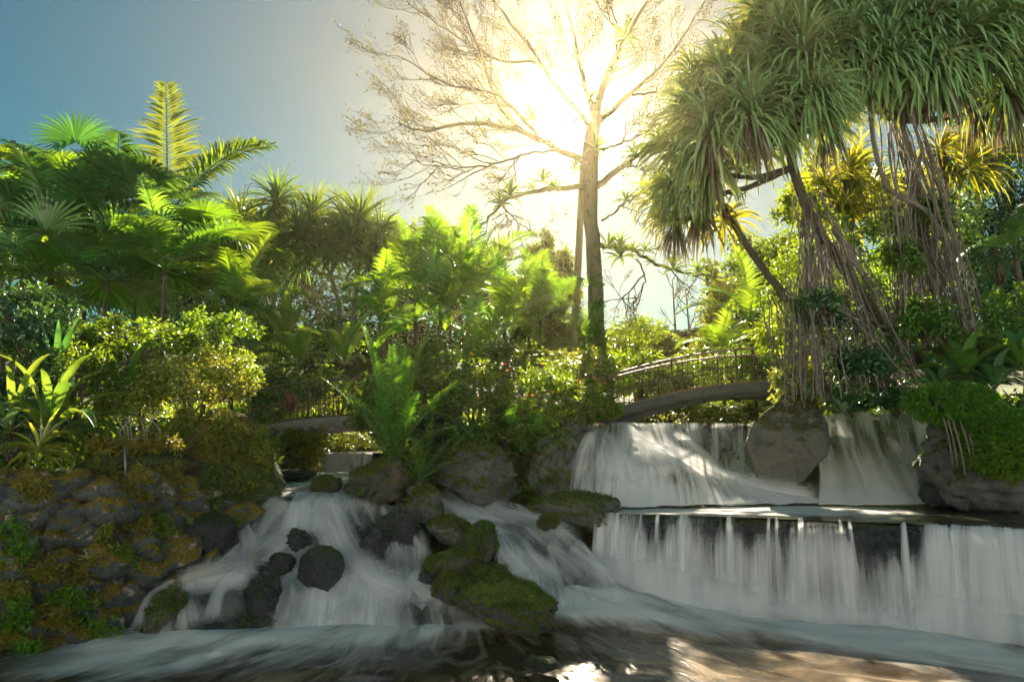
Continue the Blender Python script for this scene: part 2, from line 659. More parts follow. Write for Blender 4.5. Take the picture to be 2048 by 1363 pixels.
def pool_mat(name, deep=(0.075, 0.056, 0.034), foam=(0.90, 0.88, 0.84), rough=0.16):
    """moving water, foam where 'cover' is high; UV runs along the current"""
    m, ns, ln = new_mat(name)
    out = N(ns, "ShaderNodeOutputMaterial")
    uv = N(ns, "ShaderNodeUVMap")
    uv.uv_map = "UVMap"
    at = N(ns, "ShaderNodeAttribute")
    at.attribute_name = "cover"

    def flow(su, sv, det, off, dist=0.6):
        mp = N(ns, "ShaderNodeMapping")
        mp.inputs['Scale'].default_value = (su, sv, 1)
        mp.inputs['Location'].default_value = (off, off * 1.7, off)
        ln.new(uv.outputs[0], mp.inputs[0])
        n = N(ns, "ShaderNodeTexNoise")
        n.inputs['Scale'].default_value = 1.0
        n.inputs['Detail'].default_value = det
        n.inputs['Distortion'].default_value = dist
        ln.new(mp.outputs[0], n.inputs['Vector'])
        return n.outputs[0]
    a = flow(2.2, 0.6, 6, 0, 2.6)
    b = flow(9, 2.2, 4, 9, 0.8)
    m1 = N(ns, "ShaderNodeMath", operation='MULTIPLY_ADD')
    ln.new(b, m1.inputs[0])
    m1.inputs[1].default_value = 0.4
    ln.new(a, m1.inputs[2])
    m2 = N(ns, "ShaderNodeMath", operation='MULTIPLY_ADD')
    ln.new(at.outputs['Fac'], m2.inputs[0])
    m2.inputs[1].default_value = 1.5
    ln.new(m1.outputs[0], m2.inputs[2])
    mr = N(ns, "ShaderNodeMapRange", interpolation_type='SMOOTHSTEP')
    mr.inputs[1].default_value = 0.72
    mr.inputs[2].default_value = 2.05
    mr.inputs[4].default_value = 0.88
    ln.new(m2.outputs[0], mr.inputs[0])
    wat = N(ns, "ShaderNodeBsdfPrincipled")
    wat.inputs['Roughness'].default_value = rough
    wat.inputs['IOR'].default_value = 1.33
    cr = ramp(ns, [(0.36, tuple(c * 0.35 for c in deep)), (0.5, deep), (0.64, tuple(min(1, c * 2.2 + 0.01) for c in deep))])
    ln.new(a, cr.inputs[0])
    ln.new(cr.outputs[0], wat.inputs['Base Color'])
    bp = N(ns, "ShaderNodeBump")
    bp.inputs['Strength'].default_value = 0.35
    bp.inputs['Distance'].default_value = 0.05
    ln.new(m1.outputs[0], bp.inputs['Height'])
    ln.new(bp.outputs[0], wat.inputs['Normal'])
    fo = N(ns, "ShaderNodeBsdfDiffuse")
    fo.inputs[0].default_value = (*foam, 1)
    mx = N(ns, "ShaderNodeMixShader")
    ln.new(mr.outputs[0], mx.inputs[0])
    ln.new(wat.outputs[0], mx.inputs[1])
    ln.new(fo.outputs[0], mx.inputs[2])
    ln.new(mx.outputs[0], out.inputs[0])
    return m


M = {}
M['soil'] = rough_mat("soil", [(0.018, 0.014, 0.010), (0.05, 0.04, 0.025), (0.03, 0.045, 0.015)], 1.5, 0.95, 0.8, 9, moss=(0.05, 0.08, 0.015), moss_amt=0.45)
M['rock_wet'] = rough_mat("wet_rock", [(0.008, 0.013, 0.015), (0.032, 0.043, 0.047), (0.014, 0.02, 0.021)], 5, 0.24, 1.0, 20, moss=(0.03, 0.05, 0.012), moss_amt=0.22, spec=0.6)
M['rock_dark'] = rough_mat("dark_rock", [(0.03, 0.038, 0.038), (0.12, 0.13, 0.128), (0.055, 0.06, 0.058)], 4, 0.36, 1.0, 16, moss=(0.07, 0.105, 0.015), moss_amt=0.40, moss_scale=4)
M['rock_wall'] = rough_mat("wall_rock", [(0.014, 0.022, 0.026), (0.10, 0.12, 0.125), (0.03, 0.042, 0.045)], 6, 0.45, 1.0, 20, moss=(0.22, 0.165, 0.02), moss_amt=0.31, moss_scale=4.5, lichen=(0.50, 0.40, 0.34), lichen_amt=0.63)  # pinkish lichen colour also stands in for sunlit stone
M['rock_mossy'] = rough_mat("mossy_rock", [(0.03, 0.034, 0.03), (0.12, 0.115, 0.10)], 4, 0.5, 1.0, 16, moss=(0.085, 0.13, 0.012), moss_amt=0.38, moss_scale=5)
M['rock_tan'] = rough_mat("tan_rock", [(0.05, 0.05, 0.047), (0.125, 0.122, 0.112), (0.075, 0.074, 0.068)], 4, 0.5, 1.3, 9, moss=(0.09, 0.09, 0.03), moss_amt=0.34, lichen=(0.24, 0.215, 0.18), lichen_amt=0.64)
M['rock_leafy'] = rough_mat("old_moss", [(0.05, 0.045, 0.015), (0.16, 0.12, 0.03), (0.08, 0.09, 0.02)], 5, 0.95, 1.0, 22)
M['bark_pale'] = rough_mat("pale_bark", [(0.13, 0.105, 0.075), (0.30, 0.25, 0.18), (0.19, 0.16, 0.115)], 2, 0.85, 0.7, 12, stretch=(6, 6, 1), moss=(0.10, 0.12, 0.02), moss_amt=0.36)
M['bark_dark'] = rough_mat("dark_bark", [(0.05, 0.04, 0.03), (0.13, 0.105, 0.08), (0.08, 0.065, 0.05)], 3, 0.9, 0.8, 14, stretch=(3, 3, 6), moss=(0.05, 0.08, 0.02), moss_amt=0.34)
M['root'] = rough_mat("root_bark", [(0.06, 0.052, 0.042), (0.20, 0.175, 0.145), (0.11, 0.095, 0.078)], 5, 0.85, 0.5, 25, stretch=(3, 3, 1))
M['twig'] = rough_mat("twig_bark", [(0.05, 0.042, 0.036), (0.10, 0.085, 0.065)], 3, 0.9, 0.2, 20)
M['concrete'] = rough_mat("weathered_concrete", [(0.07, 0.085, 0.09), (0.14, 0.155, 0.16), (0.095, 0.11, 0.115)], 2.5, 0.8, 0.3, 22, moss=(0.12, 0.11, 0.05), moss_amt=0.1)
M['concrete_pale'] = rough_mat("pale_concrete", [(0.14, 0.14, 0.13), (0.25, 0.245, 0.23), (0.19, 0.185, 0.175)], 2.5, 0.8, 0.3, 22)
M['iron'] = plain_mat("painted_iron", (0.11, 0.085, 0.06), 0.4, 0.2)
M['rail_wood'] = rough_mat("rail_wood", [(0.20, 0.13, 0.08), (0.36, 0.25, 0.16)], 3, 0.55, 0.3, 30, stretch=(1, 8, 8))
M['flower'] = leaf_mat("orange_petal", (0.75, 0.20, 0.05), (0.9, 0.3, 0.06), 0.4)
M['red_leaf'] = leaf_mat("red_leaf", (0.16, 0.05, 0.045), (0.30, 0.07, 0.05), 0.35, alt=(0.06, 0.05, 0.04))
M['white_flower'] = leaf_mat("white_petal", (0.75, 0.72, 0.65), (0.8, 0.75, 0.6), 0.4)

M['palm'] = leaf_mat("palm_leaf", (0.036, 0.145, 0.014), (0.26, 0.42, 0.012), 0.46, 0.08, 0.38)
M['palm_gold'] = leaf_mat("golden_palm_leaf", (0.06, 0.10, 0.016), (0.16, 0.17, 0.010), 0.45, 0.08, 0.38)
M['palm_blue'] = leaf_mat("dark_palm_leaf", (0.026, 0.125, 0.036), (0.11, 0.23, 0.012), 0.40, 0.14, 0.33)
M['fern'] = leaf_mat("fern_leaf", (0.036, 0.12, 0.012), (0.20, 0.40, 0.012), 0.46, 0.05, 0.45)
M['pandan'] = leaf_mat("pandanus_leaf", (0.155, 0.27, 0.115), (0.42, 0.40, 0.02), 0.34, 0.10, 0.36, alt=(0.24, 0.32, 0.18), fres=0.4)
M['pandan_gold'] = leaf_mat("backlit_pandanus_leaf", (0.10, 0.15, 0.02), (0.50, 0.46, 0.02), 0.5, 0.08, 0.38, alt=(0.14, 0.14, 0.03))  # yellow of light shining through the tufts put into the leaf colours
M['pandan_far'] = leaf_mat("far_pandanus_leaf", (0.06, 0.16, 0.06), (0.24, 0.32, 0.02), 0.36, 0.1, 0.4)
M['dead'] = leaf_mat("dry_leaf", (0.13, 0.105, 0.085), (0.22, 0.15, 0.07), 0.25, 0.03, 0.6, alt=(0.20, 0.17, 0.14))
M['shrub'] = leaf_mat("shrub_leaf", (0.038, 0.11, 0.012), (0.28, 0.40, 0.012), 0.46, 0.10, 0.32, alt=(0.075, 0.12, 0.02))
M['shrub_gold'] = leaf_mat("golden_shrub_leaf", (0.12, 0.18, 0.022), (0.46, 0.50, 0.03), 0.45, 0.16, 0.32, alt=(0.25, 0.27, 0.08))
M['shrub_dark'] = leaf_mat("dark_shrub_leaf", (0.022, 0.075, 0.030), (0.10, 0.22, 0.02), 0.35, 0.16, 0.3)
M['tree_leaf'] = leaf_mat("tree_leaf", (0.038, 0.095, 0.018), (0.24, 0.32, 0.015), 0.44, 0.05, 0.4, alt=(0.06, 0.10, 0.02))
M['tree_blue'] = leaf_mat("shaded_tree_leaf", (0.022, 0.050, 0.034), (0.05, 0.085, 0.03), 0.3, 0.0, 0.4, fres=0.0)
M['twig_leaf'] = leaf_mat("small_tree_leaf", (0.05, 0.055, 0.02), (0.20, 0.17, 0.03), 0.4, 0.02, 0.5)
M['broad'] = leaf_mat("broad_leaf", (0.05, 0.115, 0.018), (0.20, 0.30, 0.02), 0.45, 0.18, 0.3, alt=(0.09, 0.15, 0.03))
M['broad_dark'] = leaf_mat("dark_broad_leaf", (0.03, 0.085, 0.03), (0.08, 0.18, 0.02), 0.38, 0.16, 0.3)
M['moss_green'] = leaf_mat("moss_green", (0.07, 0.16, 0.008), (0.20, 0.42, 0.012), 0.4, 0.03, 0.6)
M['moss_rock'] = leaf_mat("rock_moss", (0.045, 0.085, 0.008), (0.13, 0.24, 0.012), 0.35, 0.02, 0.6, alt=(0.085, 0.085, 0.012))
M['moss_gold'] = leaf_mat("moss_gold", (0.135, 0.14, 0.016), (0.44, 0.41, 0.025), 0.45, 0.03, 0.6, alt=(0.16, 0.15, 0.02))
M['bank'] = rough_mat("bounce_bank_stone", [(0.34, 0.36, 0.39), (0.50, 0.525, 0.565), (0.42, 0.44, 0.475)], 0.8, 0.9, 0.6, 5, moss=(0.10, 0.13, 0.03), moss_amt=-0.02)  # kept pale so the added slope reflects sunlight forward

# ------------------------------------------------------------------ levels of the place
Z_POOL = 0.22   # lower pool
Z_UP = 1.64      # pool held by the low weir
Z_TOP = 3.34     # pool under the grey bridge
Z_CREST = 1.88   # stream above the left cascade
Z_STREAM = 2.15
FRONT = np.array([[-40, 8.0], [-9, 10.2], [-7.2, 10.9], [-6, 11.6], [-5.2, 12.4], [-3.6, 13.0], [-1.2, 13.2], [0.6, 13.3], [1.7, 12.9], [4.4, 11.6], [7.2, 10.1], [10.5, 8.0], [16, 4.5], [40, -8]])


def front_y(x):
    return np.interp(x, FRONT[:, 0], FRONT[:, 1])


def seg_dist(x, y, pts):
    best = np.full(np.shape(x), 1e9)
    for (ax, ay), (bx, by) in zip(pts[:-1], pts[1:]):
        dx, dy = bx - ax, by - ay
        t = np.clip(((x - ax) * dx + (y - ay) * dy) / (dx * dx + dy * dy), 0, 1)
        best = np.minimum(best, np.hypot(x - ax - t * dx, y - ay - t * dy))
    return best


STREAM = [(-3.2, 13.0), (-3.6, 15.0), (-4.6, 18.5), (-5.2, 24.0), (-6.0, 32)]


def ground_z(x, y):
    x, y = np.asarray(x, float), np.asarray(y, float)
    nz = fbm(np.stack([x * 0.35, y * 0.35, x * 0], -1), 4, 3)
    far = 0.06 * np.clip(y - 22, 0, 60) + 0.05 * np.clip(np.abs(x) - 14, 0, 30) + 0.30 * np.clip(y - 50, 0, 45) * sstep(12, -14, x + 0 * y) * sstep(0, 30, y) + 0.12 * np.clip(y - 50, 0, 45)
    z = 2.45 + 0.10 * np.clip(y - 12, 0, 12) + far + nz * 0.9
    right = sstep(4.5, 8.5, x) * sstep(13.0, 15.0, y)
    z = z + right * 0.5
    # streams
    ds = seg_dist(x, y, STREAM)
    bed = np.where(y > 18.8, 2.3, 1.6)
    z = np.minimum(z, bed + np.clip(ds - 0.9, 0, 9) * 1.6)
    up = (x > 1.2) & (y < 16.9)
    z = np.where(up, np.minimum(z, 0.9 + np.clip((y - 13.7) / 3.2, 0, 1) * 1.9), z)
    # pool under the bridge
    dt = seg_dist(x, y, [(4.0, 16.6), (4.6, 20), (6, 27)])
    z = np.where(y > 16.7, np.minimum(z, 2.9 + np.clip(dt - 3.0, 0, 9) * 0.9), z)
    md = seg_dist(x, y, [(-1.2, 14.4), (0.2, 13.4), (1.6, 12.0)])
    z = np.where(y < 14.6, np.minimum(z, 1.0 + np.clip(md - 0.9, 0, 9) * 1.8), z)
    z = np.where((y < 20) & (np.abs(x - 1.5) < 4.5), np.minimum(z, 3.05), z)
    z = np.where(y < front_y(x), -0.7, z)
    # unseen slope added behind the camera, bounces sun onto the foreground
    nb = -0.7 + np.clip(-1.5 - y, 0, 20) * 0.62 + nz * 1.2 * sstep(-1, -5, y)
    z = np.where(y < -1.5, np.maximum(z, nb), z)
    return z


def axis(*spans):
    out = []
    for a, b, n in spans:
        out.append(np.linspace(a, b, n, endpoint=False))
    out.append([spans[-1][1]])
    return np.concatenate(out)


gx = axis((-400, -40, 12), (-40, -12, 40), (-12, 12, 130), (12, 40, 40), (40, 400, 12))
gy = axis((-60, 5, 20), (5, 22, 110), (22, 60, 50), (60, 110, 30), (110, 600, 16))
X, Y = np.meshgrid(gx, gy)
b = MB()
b.grid(np.stack([X, Y, ground_z(X, Y)], -1))
b.build("ground", M['soil'], kind="structure", label="dark soil and leaf litter of the wooded banks")
b = MB()
X, Y = np.meshgrid(np.linspace(-60, 60, 121), np.linspace(-60, -1.2, 60))
b.grid(np.stack([X, Y, np.where(Y > -1.6, -0.9, ground_z(X, Y) + 0.03)], -1))
b.build("bounce_bank", M['bank'], kind="structure", label="unseen pale slope added behind the camera to bounce sunlight")

# ------------------------------------------------------------------ water
M['pool'] = pool_mat("pool_surface")
M['pool_up'] = pool_mat("upper_pool_surface", (0.03, 0.035, 0.015), rough=0.13)
M['silk'] = silk_mat("falling_water", 6.5, 0.5, 0.0, 2.0, top=0.86)
M['silk2'] = silk_mat("falling_water_fine", 11, 0.45, 4.0, 2.4, top=0.85)
M['silk_soft'] = silk_mat("cascade_water", 3.5, 0.7, 2.0, 1.9, soft=0.65, top=0.85)
M['mist'] = silk_mat("hanging_spray", 2.2, 0.9, 3.0, 0.8, soft=0.9, top=0.62)
M['silk_stream'] = silk_mat("stream_water", 5.5, 0.35, 6.0, 1.7, soft=0.8, top=0.9)
M['silk_soft2'] = silk_mat("cascade_water_fine", 7.5, 0.5, 8.0, 2.1, soft=0.6, top=0.85)

px_ = axis((-60, -9, 10), (-9, 11, 240), (11, 60, 10))
py_ = axis((-60, 6.5, 10), (6.5, 13.6, 110))
X, Y = np.meshgrid(px_, py_)
bump = Z_POOL + 0.45 * np.exp(-((X - 1.5) ** 2 + (Y - 12.4) ** 2 * 1.2) / 2.6) * (Y < 15)
# foam: along the weir foot, below both cascades, thinning with distance
fx = np.array([-5.4, -4.3, -3.2, -2.0, -0.9, 0.2, 1.5, 2.4, 3.3, 4.2, 5.2, 6.2, 7.2, 8.6])
fy = np.array([9.9, 10.0, 10.1, 10.2, 10.2, 10.5, 10.9, 10.6, 10.3, 9.8, 9.3, 8.8, 8.3, 7.5])
dpool = seg_dist(X, Y, list(zip(fx, fy)))
side = np.interp(X, fx, fy) - Y
near = np.clip(np.where(side < 0, 0, dpool) + 0.55 * fbm(np.stack([X * 1.1, Y * 1.1, X * 0 + 3], -1), 3, 19), 0, 9)
wid = np.interp(X, [-6, -4, -1.5, -0.3, 0.5, 1.5, 3, 6, 9], [0.75, 0.95, 0.6, 0.22, 0.3, 0.4, 0.42, 0.5, 0.8])
fo = np.exp(-(near / wid) ** 1.25) * 0.98
fo += 0.40 * np.exp(-((X + 4.6) ** 2 / 2.0 + (Y - 8.8) ** 2 / 0.5))
fo += 0.28 * np.exp(-((X - 5.2) ** 2 / 4.0 + (Y - 7.9) ** 2 / 0.12))
fo += 0.42 * fbm(np.stack([X * 0.7 - Y * 0.3, Y * 2.0, X * 0], -1), 4, 9) * (0.35 + fo)
wav = fbm(np.stack([X * 1.3 + Y * 0.4, Y * 2.6, X * 0], -1), 4, 4)
stk = fbm(np.stack([np.arctan2(Y - 13.5, X + 1.0) * 13, np.hypot(Y - 13.5, X + 1.0) * 0.9, X * 0], -1), 4, 29)
fo = fo * np.clip(0.85 + 1.7 * stk, 0.15, 1.3)
Z = bump + wav * 0.07 + sstep(0.7, 0, near) * 0.06
# currents fan out from the cascades: u across, v along the flow
ang = np.arctan2(Y - 13.5, X + 1.0)
rad = np.hypot(Y - 13.5, X + 1.0)
UV = np.stack([ang * 4.2, rad * 0.9], -1)
b = MB()
b.grid(np.stack([X, Y, Z], -1), UV, np.clip(fo, 0, 1) + 0.001)
b.build("pool_water", M['pool'], kind="structure", label="swirling foamy water of the lower pool")

# upper pool behind the weir
cx = np.linspace(1190, 2600, 90)
CREST = np.array([G(p, np.interp(p, [1190, 1500, 1800, 2060, 2600], [1026, 1037, 1049, 1064, 1110]), Z_UP) for p in cx])
CREST[:, 2] = Z_UP
rows = np.linspace(0, 1, 40) ** 1.3
back = CREST.copy()
back[:, 1] = 14.9
back[:, 0] = CREST[:, 0] * 1.25 + 0.1
U = CREST[None] * (1 - rows)[:, None, None] + back[None] * rows[:, None, None]
U[..., 2] += 0.05 * fbm(np.stack([U[..., 0] * 1.2, U[..., 1] * 3, U[..., 0] * 0], -1), 3, 5)
U[0, :, 2] = Z_UP + 0.02
foam = 1.05 * sstep(11.9, 13.0, U[..., 1]) * sstep(8.5, 5.5, U[..., 0]) + 0.12 * fbm(np.stack([U[..., 0] * 1.2, U[..., 1] * 2, U[..., 0] * 0], -1), 3, 15)
b = MB()
b.grid(U, np.stack([U[..., 0] * 0.8, U[..., 1] * 2.2], -1), np.clip(foam, 0.001, 1))
b.build("upper_pool_water", M['pool_up'], kind="structure", label="still water held behind the low stone weir")

# stream above the left cascade, pool under the bridge
st = net([[(475, 1001, 13.0), (640, 988, 13.1), (850, 1003, 13.0)], [(500, 975, 14.3), (640, 968, 14.5), (840, 975, 14.5)], [(560, 955, 16.0), (680, 950, 16.2), (830, 950, 16.2)], [(590, 944, 18.6), (690, 944, 18.6), (830, 944, 18.6)]], 40, 40)
st[..., 2] += 0.06 * fbm(st * 2.2, 3, 21)
uu, vv = np.meshgrid(np.linspace(0, 4, 40), np.linspace(0, 6, 40))
b = MB()
b.grid(st, np.stack([uu, vv], -1), 0.5 + 0.5 * fbm(st * 1.5, 3, 2))
b.build("stream_water", M['pool'], kind="structure", label="shallow white stream above the left cascade")
b = MB()
gxs, gys = np.meshgrid(np.linspace(1.2, 11, 20), np.linspace(16.7, 30, 20))
b.grid(np.stack([gxs, gys, np.full_like(gxs, Z_TOP)], -1), np.stack([gxs, gys], -1), np.full_like(gxs, 0.05))
b.build("bridge_pool_water", M['pool_up'], kind="structure", label="dark water under the concrete footbridge")
b = MB()
gxs, gys = np.meshgrid(np.linspace(-8.5, -3.4, 10), np.linspace(19.2, 30, 10))
zf = G(690, 905, 0)[2]
Z_BACK = P(690, 905, 19.2)[2]
b.grid(np.stack([gxs, gys, np.full_like(gxs, Z_BACK)], -1), np.stack([gxs, gys], -1), np.full_like(gxs, 0.15))
b.build("far_stream_water", M['pool_up'], kind="structure", label="stream behind the far small waterfall")


def uvgrid(V, su=1.0):
    wu = np.concatenate([[0], np.cumsum(np.linalg.norm(np.diff(V[V.shape[0] // 2], axis=0), axis=1))]) * su
    lv = np.concatenate([[0], np.cumsum(np.linalg.norm(np.diff(V[:, V.shape[1] // 2], axis=0), axis=1))])
    return np.stack(np.meshgrid(wu, lv), -1)


def edge(nr, nc, l=0.06, r=0.06):
    u = np.linspace(0, 1, nc)
    return np.broadcast_to(sstep(0, l, u) * sstep(0, r, 1 - u), (nr, nc))


def fall(name, V, mat, cover, parent=None, su=1.0, seed=0, amp=0.04, **tags):
    """a sheet of falling water; streak-long relief runs along the flow"""
    uv = uvgrid(V, su)
    n = grid_normals(V)
    r_ = fbm(np.stack([uv[..., 0] * 4, uv[..., 1] * 0.5, uv[..., 0] * 0 + seed], -1), 3, seed)
    V = V + n * (r_ * amp * 2)[..., None] + n * (0.01 * seed)
    b = MB()
    b.grid(V, uv + seed * 3.1, np.clip(cover, 0, 1) + 0.0005)
    return b.build(name, mat, parent, **tags)


def screen(V):
    w = V - np.array([0, 0, CAM_H])
    f = w[..., 1] * CP + w[..., 2] * SP
    return np.stack([1024 + F_PX * w[..., 0] / f, 681.5 - F_PX * (w[..., 2] * CP - w[..., 1] * SP) / f], -1)


def ribbons(name, V, specs, mat, lift=0.10, **tags):
    """separate streams lying on the surface V: specs of (px, py, half width px) along the flow"""
    sc = screen(V).reshape(-1, 2)
    dep = V[..., 1].reshape(-1)
    b = MB()
    for k, sp in enumerate(specs):
        st_ = 0.66 * sp[0]
        A = np.array(sp[1:], float) * np.array([1, 1, 1.25])
        m_ = len(A)
        t = np.linspace(0, m_ - 1, 26)
        i = np.minimum(t.astype(int), m_ - 2)
        f = (t - i)[:, None]
        g_ = lambda q: A[np.clip(q, 0, m_ - 1)]
        p0, p1, p2, p3 = g_(i - 1), g_(i), g_(i + 1), g_(i + 2)
        C = 0.5 * (2 * p1 + (p2 - p0) * f + (2 * p0 - 5 * p1 + 4 * p2 - p3) * f ** 2 + (3 * p1 - p0 - 3 * p2 + p3) * f ** 3)
        dd_ = np.array([dep[np.argmin(((sc - c[:2]) ** 2).sum(1))] for c in C])
        dd_ = np.convolve(np.pad(dd_, 3, mode='edge'), np.ones(7) / 7, 'valid')
        ctr_ = np.array([P(c[0], c[1], d_) for c, d_ in zip(C, dd_)])
        tg = nrm(np.gradient(ctr_, axis=0))
        sd = nrm(np.cross(tg, np.array([0, -1.0, 0.35])))
        nn_ = nrm(np.cross(sd, tg))
        nn_ *= np.where((nn_[:, 1:2] > 0), -1, 1)
        x_ = np.linspace(-1, 1, 15)
        hw = (C[:, 2] * dd_ / F_PX)
        g = ctr_[:, None] + sd[:, None] * (x_[None, :, None] * hw[:, None, None]) + nn_[:, None] * ((lift * (1 - x_ ** 2)[None, :] * 0.4 + 0.02 + 0.16 * hw[:, None] * (1 - x_ ** 2)[None, :])[..., None])
        tt_ = np.linspace(0, 1, 26)
        cv = st_ * (np.clip(1 - np.abs(x_) ** 1.7, 0, 1))[None] * (sstep(0, 0.16, tt_) * sstep(0, 0.35, 1 - tt_))[:, None]
        L_ = np.concatenate([[0], np.cumsum(np.linalg.norm(np.diff(ctr_, axis=0), axis=1))])
        uv = np.stack(np.meshgrid(x_ * hw.mean() + k * 1.37, L_ + k), -1)
        b.grid(g, uv, cv + 0.0005)
    return b.build(name, mat, None, **tags)


# --- left cascade
LC = [[(472, 1002, 13.0), (560, 990, 13.2), (650, 987, 13.2), (740, 990, 13.2), (830, 1003, 13.0)],
      [(462, 1040, 12.3), (545, 1012, 12.6), (640, 1003, 12.75), (740, 1012, 12.7), (845, 1035, 12.4)],
      [(440, 1095, 11.75), (515, 1075, 12.0), (620, 1048, 12.3), (740, 1075, 12.1), (865, 1095, 11.8)],
      [(370, 1138, 11.25), (480, 1128, 11.4), (615, 1118, 11.7), (740, 1140, 11.5), (885, 1150, 11.3)],
      [(315, 1160, 10.85), (440, 1158, 10.95), (590, 1170, 11.1), (740, 1185, 11.0), (890, 1185, 11.0)],
      [(280, 1215, 10.35), (415, 1225, 10.35), (570, 1235, 10.4), (735, 1232, 10.5), (900, 1215, 10.6)],
      [(248, 1322, 9.9), (405, 1316, 9.85), (560, 1308, 9.9), (735, 1296, 10.0), (915, 1285, 10.1)],
      [(240, 1352, 9.6), (405, 1346, 9.6), (560, 1338, 9.65), (740, 1326, 9.75), (925, 1312, 9.9)]]
V = net(LC, 90, 130)
nn = grid_normals(V)
lump = fbm(V * np.array([0.9, 0.9, 0.9]), 3, 31)
tt, ss = np.meshgrid(np.linspace(0, 1, 90), np.linspace(0, 1, 130), indexing='ij')
mid = sstep(0.05, 0.25, tt) * sstep(1.0, 0.8, tt)
V = V + nn * (lump * 0.55 * mid)[..., None]
b = MB()
rk = V - nn * 0.10 + nn * (fbm(V * 2.5, 4, 8) * 0.24)[..., None]
b.grid(rk)
b.build("cascade_rock", M['rock_wet'], label="wet dark rock step under the left cascade", category="rock")
cov = 0.34 + 1.1 * fbm(np.stack([ss * 6, tt * 2.2, ss * 0], -1), 3, 12)
cov = cov + 0.3 * sstep(0.82, 1.0, tt) - 0.25 * sstep(0.12, 0.0, tt)
cov = cov - 0.45 * np.exp(-((ss - 0.72) ** 2 / 0.008 + (tt - 0.27) ** 2 / 0.02)) - 0.35 * np.exp(-((ss - 0.33) ** 2 / 0.01 + (tt - 0.82) ** 2 / 0.01)) - 0.3 * np.exp(-((ss - 0.3) ** 2 / 0.01 + (tt - 0.2) ** 2 / 0.012))
cov = cov + 0.4 * np.exp(-((ss - 0.46) ** 2 / 0.006 + (tt - 0.35) ** 2 / 0.03)) + 0.35 * np.exp(-((ss - 0.62) ** 2 / 0.01 + (tt - 0.55) ** 2 / 0.03)) + 0.3 * np.exp(-((ss - 0.17) ** 2 / 0.01 + (tt - 0.45) ** 2 / 0.03))
E = edge(90, 130, 0.05, 0.05)
fall("waterfall", V, M['silk_soft'], cov * E, seed=1, amp=0.05, kind="structure", label="silky left cascade pouring over dark rocks")
fall("waterfall", V, M['silk_soft2'], (cov - 0.12) * E, seed=3, amp=0.05, kind="structure", label="fine strands of the left cascade")
LEFT_STREAMS = [
    (1.0, (600, 1000, 40), (600, 1040, 46), (585, 1085, 52), (540, 1125, 54), (470, 1150, 46)),
    (0.95, (640, 1005, 40), (660, 1060, 42), (690, 1120, 44), (735, 1175, 52), (800, 1215, 70), (850, 1250, 70)),
    (0.85, (575, 1002, 30), (540, 1035, 28), (515, 1075, 24), (500, 1115, 26)),
    (0.95, (478, 1030, 12), (488, 1060, 16), (498, 1100, 26), (490, 1140, 40)),
    (0.9, (520, 1135, 34), (440, 1150, 34), (380, 1165, 30), (350, 1185, 22)),
    (1.0, (385, 1165, 26), (378, 1200, 26), (380, 1240, 34), (390, 1285, 50)),
    (0.9, (360, 1160, 12), (310, 1190, 14), (288, 1230, 16), (275, 1280, 26)),
    (0.9, (500, 1150, 26), (452, 1175, 22), (432, 1215, 22), (425, 1265, 40)),
    (0.6, (480, 1165, 24), (470, 1200, 24), (470, 1260, 40)),
    (0.75, (585, 1165, 14), (585, 1200, 14), (575, 1240, 24), (570, 1280, 40)),
    (0.8, (680, 1100, 22), (705, 1150, 22), (720, 1200, 30), (700, 1260, 60)),
    (0.7, (700, 1000, 22), (715, 1040, 18), (735, 1075, 14)),
    (0.75, (760, 1010, 12), (775, 1050, 12), (790, 1100, 14), (800, 1150, 26)),
    (0.75, (800, 1030, 10), (822, 1070, 12), (845, 1110, 16), (830, 1160, 40)),
    (0.7, (725, 1000, 12), (745, 1030, 12), (770, 1090, 12), (790, 1140, 22)),
    (0.9, (820, 1150, 30), (850, 1180, 36), (880, 1210, 40), (860, 1250, 60)),
]
ribbons("waterfall", V, LEFT_STREAMS, M['silk_stream'], kind="structure", label="white streams winding down the left cascade")

# --- middle cascade
MC = [[(828, 972, 14.1), (900, 985, 14.0), (970, 1000, 13.8), (1050, 1010, 13.5)],
      [(868, 1010, 13.4), (935, 1013, 13.4), (1005, 1020, 13.3), (1085, 1030, 13.0)],
      [(930, 1045, 12.6), (990, 1046, 12.7), (1055, 1050, 12.7), (1140, 1060, 12.4)],
      [(975, 1085, 11.9), (1035, 1088, 12.0), (1100, 1092, 12.1), (1185, 1098, 12.0)],
      [(985, 1130, 11.3), (1050, 1135, 11.4), (1120, 1138, 11.6), (1215, 1135, 11.7)],
      [(1000, 1225, 10.7), (1070, 1225, 10.9), (1140, 1215, 11.0), (1265, 1200, 11.2)],
      [(1000, 1262, 10.4), (1080, 1262, 10.6), (1155, 1250, 10.75), (1285, 1232, 10.95)]]
V = net(MC, 60, 70)
nn = grid_normals(V)
V = V + nn * (fbm(V * 1.3, 3, 41) * 0.35)[..., None] * edge(60, 70, 0.1, 0.1)[..., None]
b = MB()
b.grid(V - nn * 0.10 + nn * (fbm(V * 2.5, 4, 18) * 0.22)[..., None])
b.build("cascade_rock", M['rock_wet'], label="wet rock slope under the middle cascade", category="rock")
tt, ss = np.meshgrid(np.linspace(0, 1, 60), np.linspace(0, 1, 70), indexing='ij')
cov = 0.42 + 1.0 * fbm(np.stack([ss * 4, tt * 3, ss * 0], -1), 3, 22) + 0.35 * sstep(0.75, 1, tt) - 0.2 * np.exp(-((ss - 0.5) ** 2 / 0.05 + (tt - 0.55) ** 2 / 0.01))
E = edge(60, 70, 0.1, 0.1)
fall("waterfall", V, M['silk_soft'], cov * E, seed=2, amp=0.05, kind="structure", label="white rapids between the mossy rocks and the weir")
